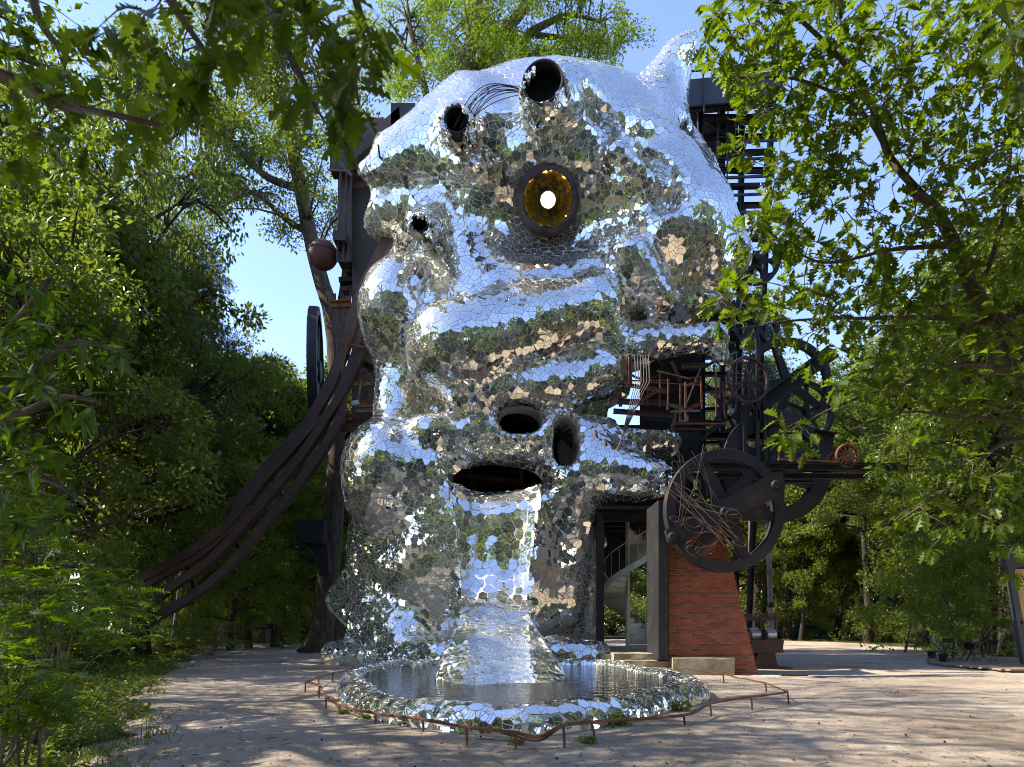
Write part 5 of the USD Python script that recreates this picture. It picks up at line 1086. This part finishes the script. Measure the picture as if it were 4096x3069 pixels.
def spray_tree(t, stems, spots, leaves, rr, Lr, per, wood_m, leaf_ms, most=300, twig_r=0.006, droop=0.35, leafname='leaf', rosette=True, flat=1.3, stem_r=0.03):
    "stems through space, twigs grown out to the spots, a whorl of leaves on each"
    mb_nodes = []
    for st in stems:
        p = catmull([P(a, b, c) for a, b, c, _ in st], 6 * len(st)); ra = catmull([[e_[3]] * 3 for e_ in st], 6 * len(st))[:, 0] / F * np.array([x[1] for x in p])
        obj('branch', MB().tube(p, np.maximum(ra, 0.003), 8), wood_m, t, smooth=True); mb_nodes += list(p)
    nodes = np.array(mb_nodes); spots = np.asarray(spots)
    order = np.argsort(cKDTree(nodes).query(spots)[0]); tw = MB(); made = []
    for i in order:
        s = spots[i]; j = np.argmin(((nodes - s)**2).sum(1)); a = nodes[j]; L = np.linalg.norm(s - a)
        m = a + (s - a) * .5 + rr.normal(0, .08, 3) * L + [0, 0, .10 * L]
        c_ = catmull([a, m, s], 6); tw.tube(c_, np.linspace(twig_r, twig_r * .4, 6), 4, cap=False)
        nodes = np.vstack([nodes, c_[2:]])
        d0 = unit(s - a)
        for k in range(per + rr.integers(-1, 2)):
            d = unit(d0 * .7 + rr.normal(0, .75, 3) * [1, 1, .6] - [0, 0, droop]); up = unit(rr.normal(0, .5, 3) + [0, 0, flat])
            q = s - d0 * rr.uniform(0, .5) * min(L, .25) * (0 if rosette else 1.0)
            lf = place_leaf(leaves[rr.integers(len(leaves))], q, d, up, Lr * rr.uniform(.65, 1.2)); made.append(lf)
    setdata(obj('twigs', tw, wood_m, t), kind='stuff')
    c_ = np.array([x[0].mean(0) for x in made]); app = np.array([np.ptp(x[0], axis=0).max() for x in made]) / c_[:, 1]
    u = CX + c_[:, 0] / c_[:, 1] * F; v_ = HZ - (c_[:, 2] - CAMZ) / c_[:, 1] * F
    app[(u < -5) | (u > 1030) | (v_ < -5) | (v_ > 775)] *= .01
    o_ = np.argsort(app)[::-1]
    for i in o_[:most]: obj(leafname, made[i], leaf_ms[rr.integers(len(leaf_ms))], t)
    left = {}
    for i in o_[most:]: left.setdefault(leaf_ms[rr.integers(len(leaf_ms))], MB()).add(*made[i])
    for k, m in left.items(): setdata(obj('leaves' if leafname == 'leaf' else leafname + 's', m, k, t), kind='stuff')

oaks = [oak_leaf(k, 4 + k % 2) for k in range(8)]
def spots_in(rr, zones):
    out = []
    for poly, n, y0, y1 in zones:
        pg = Polygon(poly); x0, v0, x1, v1 = pg.bounds; k = 0
        while k < n:
            u, v_ = rr.uniform(x0, x1), rr.uniform(v0, v1)
            if pg.contains(Point(u, v_)): out.append(P(u, v_, rr.uniform(y0, y1))); k += 1
    return out
ro = np.random.default_rng(41)
oak_r = thing('oak_tree', 'near oak tree whose leafy boughs fill the right side before the flywheels', 'oak tree')
spray_tree(oak_r, [[(1090, 480, 5.2, 16), (1024, 372, 5.2, 9.9), (1000, 324, 5.2, 8.1), (977, 296, 5.2, 7.4), (955, 245, 5.2, 6.2), (931, 204, 5.2, 5), (905, 190, 5.1, 2.5)],
                   [(931, 204, 5.2, 3.7), (893, 162, 5.3, 3.7), (880, 130, 5.3, 3.4), (866, 93, 5.3, 3.1), (833, 51, 5.2, 2.5), (787, 9, 5.1, 1.9), (750, -10, 5, 1.2)],
                   [(893, 162, 5.3, 2.5), (860, 110, 5.1, 1.9), (800, 80, 5.0, 1.4), (740, 78, 4.9, 0.93)],
                   [(1060, 425, 4.8, 4.3), (1000, 420, 4.8, 2.8), (950, 416, 4.8, 1.9), (905, 412, 4.7, 1.2), (850, 430, 4.6, 0.93)],
                   [(1000, 324, 5.2, 3.7), (940, 318, 5.1, 2.5), (880, 318, 5, 1.9), (800, 320, 4.9, 1.2), (730, 330, 4.8, 0.74)],
                   [(955, 245, 5.2, 3.1), (890, 250, 5.0, 1.9), (820, 262, 4.9, 1.2), (760, 225, 4.8, 0.74)],
                   [(1040, 440, 4.6, 3.1), (1000, 445, 4.6, 2.2), (960, 480, 4.5, 1.6), (900, 520, 4.4, 0.87)],
                   [(977, 296, 5.2, 3.1), (1000, 230, 5.4, 2.5), (1010, 150, 5.5, 1.9), (1005, 60, 5.5, 1.2)],
                   [(1024, 372, 5.0, 3.7), (960, 365, 4.9, 2.5), (900, 385, 4.8, 1.9), (840, 405, 4.7, 1.2), (790, 430, 4.6, 0.74)]],
           spots_in(ro, [([(705, -5), (860, -5), (880, 110), (830, 150), (770, 130), (735, 90), (700, 60)], 210, 4.6, 5.6),
                         ([(860, -5), (1030, -5), (1030, 330), (960, 330), (930, 230), (890, 150)], 430, 4.6, 6.2),
                         ([(760, 145), (850, 140), (930, 230), (960, 330), (860, 330), (800, 300), (765, 240)], 210, 4.6, 5.6),
                         ([(722, 120), (765, 115), (770, 160), (740, 175)], 9, 4.6, 4.9), ([(735, 215), (790, 190), (800, 250), (740, 250)], 20, 4.5, 4.9),
                         ([(705, 285), (800, 268), (860, 330), (850, 350), (760, 340), (715, 322)], 55, 4.5, 5.1),
                         ([(860, 320), (1030, 330), (1030, 440), (920, 420), (865, 410)], 150, 4.4, 5.6),
                         ([(762, 425), (800, 410), (812, 440), (800, 458)], 9, 4.3, 4.8), ([(790, 360), (860, 345), (870, 400), (830, 400)], 14, 4.3, 4.8), ([(900, 420), (1030, 430), (1030, 500), (980, 530), (930, 560), (850, 500)], 55, 4.2, 5.2),
                         ([(985, 520), (1030, 510), (1030, 600), (1012, 596)], 8, 4.2, 4.6)]),
           oaks, ro, 0.118, 5, 'twig', ['leaf_oak_near', 'leaf_oak_near', 'leaf_oak_near_b'], twig_r=0.005)
oak_l = thing('oak_bough', 'dark out-of-focus oak bough hanging across the top left corner', 'oak bough')
rl = np.random.default_rng(43)
spray_tree(oak_l, [[(-60, 60, 2.3, 8), (16, 81, 2.3, 6), (47, 100, 2.3, 5), (71, 107, 2.3, 4), (110, 114, 2.2, 3), (160, 125, 2.2, 2)],
                   [(255, -60, 2.2, 7), (268, 0, 2.2, 5), (282, 40, 2.1, 4), (300, 75, 2.1, 3), (318, 112, 2.0, 2)],
                   [(160, -60, 2.0, 5), (165, -10, 2.0, 4), (190, 30, 2.0, 3), (215, 62, 2.0, 1.5)], [(350, -60, 2.2, 5), (356, 0, 2.2, 4), (372, 40, 2.2, 2)], [(20, -50, 2.5, 5), (40, 20, 2.4, 4), (70, 60, 2.4, 2)]],
           spots_in(rl, [([(-10, 0), (110, 20), (170, 120), (140, 170), (60, 150), (-10, 110)], 36, 1.9, 2.8), ([(120, -10), (300, -10), (290, 50), (180, 60), (130, 40)], 22, 1.7, 2.5), ([(180, 50), (235, 40), (235, 90), (190, 95)], 9, 1.9, 2.2),
                         ([(260, -10), (395, -10), (385, 85), (330, 130), (290, 100)], 28, 1.7, 2.3), ([(300, 90), (360, 60), (352, 130), (325, 140)], 9, 1.8, 2.1), ([(10, 120), (50, 120), (50, 160), (15, 160)], 5, 2.2, 2.4)]),
           oaks, rl, 0.105, 4, 'twig', ['leaf_oak_near_b', 'leaf_oak_near_b', 'leaf_oak_near'], twig_r=0.003, droop=0.5)
oak_c = thing('oak_bough', 'few dark oak leaves hanging in the top right corner', 'oak bough')
spray_tree(oak_c, [[(1080, -30, 2.6, 5), (1040, 0, 2.6, 3.5), (1012, 30, 2.6, 2)]], spots_in(rl, [([(985, -5), (1030, -5), (1030, 75), (1008, 80)], 11, 2.3, 2.9)]), oaks, rl, 0.105, 4, 'twig', ['leaf_oak_near_b'], twig_r=0.003, droop=.5)
saws = [saw_leaf(k) for k in range(5)]
rc_ = np.random.default_rng(44)
chest = thing('chestnut_tree', 'young chestnut with long toothed leaves reaching in at the left edge', 'chestnut tree')
spray_tree(chest, [[(-60, 380, 6, 10), (0, 340, 5.8, 6), (35, 300, 5.6, 4), (50, 278, 5.5, 2)], [(-60, 420, 5.6, 8), (10, 390, 5.4, 5), (70, 345, 5.2, 3), (125, 352, 5.0, 1.5)], [(-60, 450, 5.2, 8), (10, 420, 5.1, 5), (60, 398, 5.0, 3), (100, 402, 4.9, 1.5)],
                   [(-60, 470, 5.6, 8), (0, 470, 5.4, 5), (50, 480, 5.2, 3), (85, 505, 5.0, 1.5)], [(-60, 500, 5.6, 6), (0, 520, 5.4, 4), (40, 530, 5.3, 2)]],
           spots_in(rc_, [([(-10, 300), (40, 265), (60, 300), (50, 350), (-10, 370)], 17, 5, 6), ([(20, 320), (90, 330), (140, 350), (130, 372), (60, 370), (10, 360)], 22, 4.8, 5.6), ([(-10, 380), (60, 370), (108, 395), (100, 420), (40, 430), (-10, 440)], 26, 4.6, 5.4),
                          ([(-10, 440), (50, 440), (85, 500), (60, 530), (-10, 540)], 26, 4.8, 5.6)]), saws, rc_, 0.165, 5, 'twig', ['leaf_chestnut'], twig_r=0.004, droop=.3)
fronds = [frond(k, 7 + k % 3) for k in range(6)]
def frond_bush(label, name, cat, zone, n, L, seed, matn, cx, n_stem=7, per=5, wide=1.0):
    rr = np.random.default_rng(seed); t = thing(name, label, cat)
    sp = spots_in(rr, zone); sp = np.array(sp); b = np.array([cx[0], cx[1], -.05]); stems = []
    for k in range(n_stem):
        e = sp[rr.integers(len(sp))]; m = (b + e) / 2 + [0, 0, .3]
        stems.append(catmull([b + rr.normal(0, .15, 3) * [1, 1, 0], m, e], 9))
    nodes = np.vstack(stems)
    for s in stems: obj('stem', MB().tube(s, np.linspace(.02, .006, 9), 6), 'twig', t, smooth=True)
    made = []; tw = MB()
    for s in sp:
        a = nodes[np.argmin(((nodes - s)**2).sum(1))]; tw.tube(np.array([a, (a + s) / 2 + [0, 0, .08], s]), [.005, .004, .002], 4, cap=False)
        for k in range(per):
            az = rr.random() * 6.28; d = np.array([math.cos(az), math.sin(az) - .35, rr.uniform(-.1, .45)])
            made.append(place_leaf(fronds[rr.integers(6)], s, d, unit(rr.normal(0, .3, 3) + [0, 0, 1]), L * rr.uniform(.7, 1.25)))
    setdata(obj('twigs', tw, 'twig', t), kind='stuff')
    o_ = np.argsort([x[0][:, 1].mean() for x in made])
    for i in o_[:n]: obj('leaf', made[i], matn, t)
    mb = MB()
    for i in o_[n:]: mb.add(*made[i])
    if mb.v: setdata(obj('leaves', mb, matn, t), kind='stuff')
frond_bush('feathery bright locust bush low at the left edge of the path', 'locust_bush', 'bush', [([(-10, 560), (40, 580), (95, 610), (110, 650), (60, 690), (-10, 700)], 80, 7.5, 9.5)], 260, .30, 51, 'leaf_robinia', (-5.9, 8.6))
frond_bush('shaded locust bush over the foot of the curved girders', 'locust_bush', 'bush', [([(40, 520), (130, 575), (150, 600), (165, 640), (110, 650), (40, 600)], 75, 11, 14)], 240, .38, 52, 'leaf_robinia', (-8.6, 13))
frond_bush('feathery locust bush nearest the lens at the lower left', 'locust_bush', 'bush', [([(-10, 640), (60, 660), (95, 695), (70, 720), (-10, 735)], 60, 6.2, 7.4)], 220, .26, 53, 'leaf_robinia', (-5.0, 6.9))
frond_bush('dark locust undergrowth below the chestnut boughs', 'locust_bush', 'bush', [([(-10, 480), (60, 500), (60, 600), (-10, 600)], 60, 8.5, 11)], 200, .32, 54, 'leaf_dark', (-7.2, 9.8))
frond_bush('bracken fern at the left end of the path beyond the locust bush', 'bracken_fern', 'fern', [([(175, 618), (240, 622), (245, 648), (160, 655)], 40, 30, 34)], 200, .7, 55, 'leaf_wood', (-14, 32), per=4)

# grass tufts and weeds
def tuft(seed, n, H, R):
    rr = np.random.default_rng(seed); b = np.stack([rr.normal(0, R, n), rr.normal(0, R, n), np.zeros(n)], 1); d = unit(np.stack([rr.normal(0, .5, n), rr.normal(0, .5, n), np.ones(n)], 1))
    L = H * rr.uniform(.5, 1.2, n)[:, None]; s = unit(np.cross(d, rr.normal(0, 1, (n, 3)))) * H * .035
    bend = np.stack([rr.normal(0, .3, n), rr.normal(0, .3, n), -np.abs(rr.normal(0, .15, n))], 1) * L
    v = np.stack([b - s, b + s, b + d * L * .6 + s * .7, b + d * L * .6 - s * .7, b + d * L + bend], 1).reshape(-1, 3); k = np.arange(n)[:, None] * 5
    return v, np.vstack([k + [0, 1, 2], k + [0, 2, 3], k + [3, 2, 4]]).astype(np.int32)
gm = MB(); rg = np.random.default_rng(61)
for i in range(420):
    e = rg.random(); p = np.array(sand_poly.exterior.interpolate(e * sand_poly.length).coords[0]) + rg.normal(0, .5, 2)
    if not (3 < p[1] < 60): continue
    v_, f_ = tuft(i, 26, rg.uniform(.12, .3), .12); gm.add(v_ + [p[0], p[1], float(ground_z(*p))], f_)
for i in range(30):
    p = np.array([-4.7 + rg.normal(0, .4), rg.uniform(6.5, 9)]); p[0] -= (p[1] - 7) * .35; v_, f_ = tuft(900 + i, 40, rg.uniform(.08, .2), .15); gm.add(v_ + [p[0], p[1], float(ground_z(*p))], f_)
setdata(obj('grass', gm, 'leaf_wood'), 'short wild grass along the edges of the sandy ground', 'grass', kind='stuff')
for i, (ub, vb, sz, w_) in enumerate(((676, 711, .13, 'spreading round the right end of the low rail'), (618, 727, .13, 'before the rail right of the basin'), (587, 742, .07, 'between two front rail posts'), (516, 743, .06, 'beside the front rail post with the stick'), (416, 728, .07, 'against the left front of the basin rim'), (668, 692, .09, 'inside the right end of the rail'), (343, 715, .06, 'left of the basin by the rail'), (640, 708, .07, 'between the rail and the right tip of the basin'), (692, 690, .08, 'behind the back rail at the right'), (365, 720, .06, 'under the left front rail'), (604, 678, .05, 'at the back end of the rail'))):
    sz *= 1.6; rr = np.random.default_rng(70 + i); g = G(ub, vb); n = 60
    v_, f_ = tuft(300 + i, 40, sz * 1.3, sz * .45); lv = leaf_cards(np.stack([rr.normal(0, sz * .6, n), rr.normal(0, sz * .5, n), rr.uniform(.01, sz * .8, n)], 1), rr, sz * .55)
    mb = MB().add(v_, f_).add(*lv)
    setdata(obj('weed_plant', (mb.arrays()[0] + [g[0], g[1], float(ground_z(g[0], g[1]))], mb.arrays()[1]), 'leaf_light'), 'small green weed ' + w_, 'weed')
fl_ = np.random.default_rng(77); fp = []
while len(fp) < 70:
    a_ = inner[fl_.integers(150)]; q_ = wc + (a_ - wc) * (1 - .35 * fl_.random() ** 1.5)
    if not (abs(q_[0]) < 2.2 and q_[1] > 13): fp.append([*q_, .246])
setdata(obj('floating_leaves', leaf_cards(np.array(fp), fl_, .07, up=6, droop=0, dirs=np.c_[fl_.normal(0, 1, (70, 2)), np.zeros(70)]), 'leaf_brown'), 'dry leaves floating on the dark water of the basin', 'floating leaves', kind='stuff')
gc = []; gr_ = np.random.default_rng(66)
for i in range(15000):
    y = 4.5 + 32 * gr_.random() ** 1.5; x = float(np.interp(y, [4, 7.5, 11, 15, 22, 33, 44], [-5.4, -5.0, -6.6, -8.6, -11.5, -16, -21])) + .35 - abs(gr_.normal(0, 1.9)) + .5 * math.sin(y * 1.7) * math.sin(y * .6)
    gc.append([x, y, float(ground_z(x, y)) + .02 + .22 * gr_.random() ** 2])
gcl = leaf_cards(np.array(gc), gr_, .13, up=1.6, droop=.1)
setdata(obj('ground_cover', gcl, 'leaf_wood'), 'low leafy ground cover along the left edge of the path', 'ground cover', kind='stuff')
# litter: cones, sticks
lm = MB(); rs = np.random.default_rng(63)
for i in range(900):
    y = 5 + 28 * rs.random() ** 1.6; x = rs.uniform(-.8, .8) * y
    if not sand_poly.contains(Point(x, y)) or shapely.contains_xy(Polygon(outl), x, y): continue
    a = rs.random() * 6.28; L = rs.uniform(.02, .12); z = float(ground_z(x, y)) + .008
    lm.tube(np.array([[x, y, z], [x + L * math.cos(a) * .5, y + L * math.sin(a) * .5, z + .006], [x + L * math.cos(a + .3), y + L * math.sin(a + .3), z]]), rs.uniform(.002, .005), 4)
setdata(obj('twig_litter', lm, 'twig'), 'bits of twig scattered over the sandy ground', 'twig litter', kind='stuff')
cl_ = []
for i in range(5200):
    y = 4.5 + 45 * rs.random() ** 1.8; x = rs.uniform(-.9, .85) * y; p_ = np.array([x, y])
    if shapely.contains_xy(sand_poly, x, y):
        dd = sand_poly.exterior.distance(Point(x, y))
        if rs.random() > math.exp(-dd / 2.2) + .10 or shapely.contains_xy(Polygon(outl), x, y): continue
    cl_.append([x, y, float(ground_z(x, y)) + .012])
lv_ = leaf_cards(np.array(cl_), rs, .07, up=4.0, droop=0, dirs=np.c_[rs.normal(0, 1, (len(cl_), 2)), np.zeros(len(cl_))])
setdata(obj('leaf_litter', lv_, 'leaf_brown'), 'dry brown leaves scattered over the sandy ground and its edges', 'leaf litter', kind='stuff')
gq = []
oc = trimesh.creation.icosphere(0, 1.0); pm = MB()
for i in range(2600):
    y = 5 + 22 * rs.random() ** 1.7; x = rs.uniform(-.75, .78) * y
    if not shapely.contains_xy(sand_poly, x, y) or shapely.contains_xy(Polygon(outl), x, y): continue
    pm.add(np.array(oc.vertices) * rs.uniform(.006, .022) * [1, 1, .6] + [x, y, float(ground_z(x, y)) + .003], np.array(oc.faces))
setdata(obj('pebbles', pm, 'concrete'), 'small pebbles lying about on the sandy ground', 'pebbles', kind='stuff')
cone = MB().lathe([(0.001, 0), (.018, .005), (.026, .02), (.022, .038), (.010, .052), (.001, .056)], (0, 0, 0), (1, .2, .3), 10).arrays()
for i in range(26):
    y = 6.5 + 12 * rs.random() ** 1.4; x = rs.uniform(-.6, .75) * y
    if not sand_poly.contains(Point(x, y)) or shapely.contains_xy(Polygon(outl), x, y): continue
    setdata(obj('pine_cone', (cone[0] * .6 + [x, y, float(ground_z(x, y)) + .012], cone[1]), 'bark_dark'), 'brown pine cone lying on the sandy ground', 'pine cone', 'pine cones on the sandy ground')
setdata(obj('fallen_stick', MB().tube(np.array([G(476, 739), G(490, 741) + [0, 0, .02], G(518, 741.5)]), [.006, .009, .005], 6), 'twig'), 'thin fallen stick lying before the front rail', 'stick')
setdata(obj('wooden_plank', MB().box(G(780, 676) + [0, 0, .01], G(812, 677) + [0, .25, .05]), 'bark_dark'), 'weathered plank lying on the ground right of the buttress', 'plank')

# ---------------------------------------------------------------- right: terrace, chairs, kiosk, poles, car
ter = thing('wooden_terrace', 'brown plank terrace at the right edge under the bistro chairs', 'terrace')
rt_ = np.random.default_rng(64)
for k in range(26):
    y = 21.8 + .26 * k; x0 = P(930 + max(0, (24.9 - y)) * 25, 660, y)[0] + rt_.uniform(0, .1)
    obj('plank', MB().box([x0, y, .03], [24, y + .245, .09 + rt_.uniform(0, .006)]), 'deck', ter)
def bistro_chair(label, loc, rz, m='navy'):
    t = thing('bistro_chair', label, 'chair', loc, rz, 1.0, None)
    for s in (-.2, .2):
        obj('leg', MB().tube(np.array([[s, -.24, 0], [s, .02, .44], [s, .21, .85]]), .011, 6), m, t); obj('leg', MB().tube(np.array([[s * .93, .26, 0], [s * .93, -.18, .45]]), .011, 6), m, t)
    for k in range(5): obj('seat_slat', MB().box([-.21, -.2 + k * .078, .445], [.21, -.135 + k * .078, .46]), m, t)
    for k in range(2): obj('back_slat', MB().box([-.21, .165 + .03 * k, .68 + .09 * k], [.21, .18 + .03 * k, .75 + .09 * k]), m, t)
    obj('stretcher', MB().tube(np.array([[-.19, .2, .08], [.19, .2, .08]]), .009, 6), m, t)
Tz = .1
for u, v_, rz, lb in ((938, 659, .5, 'folding bistro chair with bright blue back left of the table'), (950, 660, 2.2, 'folding bistro chair with its back half behind the table'), (970, 661, 3.6, 'folding bistro chair with a dark bag on it right of the table'), (989, 663, 5.0, 'folding bistro chair set apart at the right of the table')):
    g = G(u, v_, Tz); bistro_chair(lb, g, rz, 'blue_paint' if u == 938 else 'navy')
tb = thing('bistro_table', 'long folding bistro table between the dark chairs', 'table', G(958, 661, Tz))
obj('top', MB().box([-.7, -.35, .71], [.7, .35, .73]), 'navy', tb)
for s in (-.5, .5):
    obj('leg', MB().tube(np.array([[s, -.3, 0], [s, .3, .71]]), .012, 6), 'navy', tb); obj('leg', MB().tube(np.array([[s, .3, 0], [s, -.3, .71]]), .012, 6), 'navy', tb)
setdata(obj('dark_bag', MB().lathe([(0.001, 0), (.17, .02), (.2, .12), (.15, .26), (.06, .32), (.001, .33)], G(970, 661, Tz) + [0, 0, .46], (0, 0, 1), 14), 'black_cloth', smooth=True), 'dark bag resting on a bistro chair', 'bag')
for u, v_ in ((943.5, 661.5), (932, 658)): 
    g = G(u, v_, Tz); pt = thing('plant_pot', 'black round plant pot ' + ('at the edge of the terrace under the table' if u > 940 else 'left of the blue-backed chair'), 'plant pot', g)
    obj('pot', MB().lathe([(0.001, 0), (.13, 0), (.17, .26), (.18, .28), (.155, .28), (.14, .24), (0.001, .23)], (0, 0, 0), (0, 0, 1), 20), 'black_cloth', pt, smooth=30)
    obj('soil', MB().lathe([(0.001, .245), (.145, .242)], (0, 0, 0), (0, 0, 1), 14), 'bark_dark', pt)
kio = thing('kiosk', 'dark kiosk with sloping wall and pale board panel at the right edge', 'kiosk')
q = lambda u, v_, y=23.5: P(u, v_, y)
def slabq(a, th=.12): 
    a = np.array(a); b = a + [0, th, 0]; return MB().add(np.vstack([a, b]), [[0, 1, 2, 3], [7, 6, 5, 4], [0, 4, 5, 1], [1, 5, 6, 2], [2, 6, 7, 3], [3, 7, 4, 0]])
obj('fascia', slabq([q(1007, 567), q(1120, 566), q(1120, 538), q(1005, 548)], .3), 'kiosk_grey', kio)
obj('post', slabq([q(1024, 664), q(1029, 664), q(1014, 567), q(1008, 567)], .2), 'kiosk_grey', kio)
obj('board_panel', slabq([q(1030, 664, 23.62), q(1120, 664, 23.62), q(1120, 569, 23.62), q(1014.5, 569, 23.62)], .05), 'board', kio)
obj('cross_rail', slabq([q(1021, 624, 23.5), q(1120, 624, 23.5), q(1120, 621, 23.5), q(1020.5, 621, 23.5)], .1), 'kiosk_grey', kio)
obj('side_wall', slabq([q(1008.5, 567, 26.5), q(1024, 567, 26.5), q(1040, 660, 26.5), q(1025, 660, 26.5)], .1), 'kiosk_grey', kio)
pole = thing('utility_pole', 'pale weathered wooden pole with small fittings between flywheel and parked car', 'pole')
pb = G(772, 651); obj('shaft', MB().tube(np.array([pb, P(769, 560, pb[1]), P(766, 470, pb[1])]), [.15, .135, .12], 12), 'pole_wood', pole, smooth=True)
obj('band', MB().lathe([(.15, -.15), (.17, -.14), (.17, .14), (.15, .15)], P(771, 605, pb[1]), (0, 0, 1), 14), 'black_iron', pole); obj('lamp_box', MB().beam(P(767, 572, pb[1] - .15), P(774, 572, pb[1] - .3), .3, .25), 'steel', pole)
lp = thing('lamp_post', 'slim leaning lamp post with white lamp head among the dark trees', 'lamp post')
lb = P(172, 642, 37); obj('shaft', MB().tube(np.array([lb, P(180, 580, 37), P(185, 532, 37)]), .07, 10), 'steel', lp, smooth=True)
obj('lamp_head', MB().lathe([(0.001, .62), (.2, .6), (.22, .3), (.26, .26), (.26, .1), (.18, -.1), (.1, -.22), (0.001, -.25)], P(185, 531, 37), (0.02, 0, 1), 20), 'white_paint', lp, smooth=30)
car = thing('parked_car', 'dark grey parked car half hidden behind a tree trunk', 'car')
cx0 = G(779, 638.3); sc = 1.0
Ln, Wd = 4.7, 1.7
def carp(poly, y0, y1, m, name, par=car): return obj(name, MB().prism(Polygon([(cx0[0] + a, b) for a, b in poly]), cx0[1] + y0, cx0[1] + y1), m, par)
carp([(0, .42), (.02, .62), (.10, .72), (1.25, .86), (4.3, .90), (4.65, .84), (4.7, .5), (4.6, .32), (.12, .30)], 0, Wd, 'car_paint', 'body')
carp([(1.25, .85), (1.95, 1.34), (2.4, 1.40), (3.4, 1.38), (4.25, .89)], .14, Wd - .14, 'car_paint', 'cabin')
carp([(1.5, .92), (2.02, 1.30), (2.62, 1.33), (2.62, .92)], .12, .15, 'car_glass', 'window'); carp([(2.72, .92), (2.72, 1.33), (3.35, 1.32), (3.85, .93)], .12, .15, 'car_glass', 'window')
obj('windscreen', MB().beam((cx0[0] + 1.33, cx0[1] + Wd / 2, .92), (cx0[0] + 1.88, cx0[1] + Wd / 2, 1.31), Wd - .5, .03), 'car_glass', car)
carp([(-.05, .38), (-.03, .55), (.3, .57), (.3, .36)], -.02, Wd + .02, 'car_trim', 'bumper'); carp([(4.5, .4), (4.5, .6), (4.76, .58), (4.76, .42)], -.02, Wd + .02, 'car_trim', 'bumper')
for y in (.12, Wd - .5): obj('headlight', MB().beam((cx0[0] - .01, cx0[1] + y + .19, .64), (cx0[0] + .25, cx0[1] + y + .19, .69), .38, .12), 'steel', car)
obj('number_plate', MB().box([cx0[0] - .075, cx0[1] + Wd / 2 - .26, .42], [cx0[0] - .052, cx0[1] + Wd / 2 + .26, .53]), 'white_paint', car)
for x in (.85, 3.75):
    for y in (.0, Wd - .2):
        w = obj('wheel', MB().lathe([(.17, 0), (.30, -.01), (.315, .03), (.315, .17), (.30, .2), (.17, .2)], (cx0[0] + x, cx0[1] + y - .015, .315), (0, 1, 0), 24), 'black_cloth', car)
        obj('rim', MB().lathe([(0.001, .02), (.17, .0), (.18, .1)], (cx0[0] + x, cx0[1] + y - .02, .315), (0, 1, 0), 20), 'steel', w)
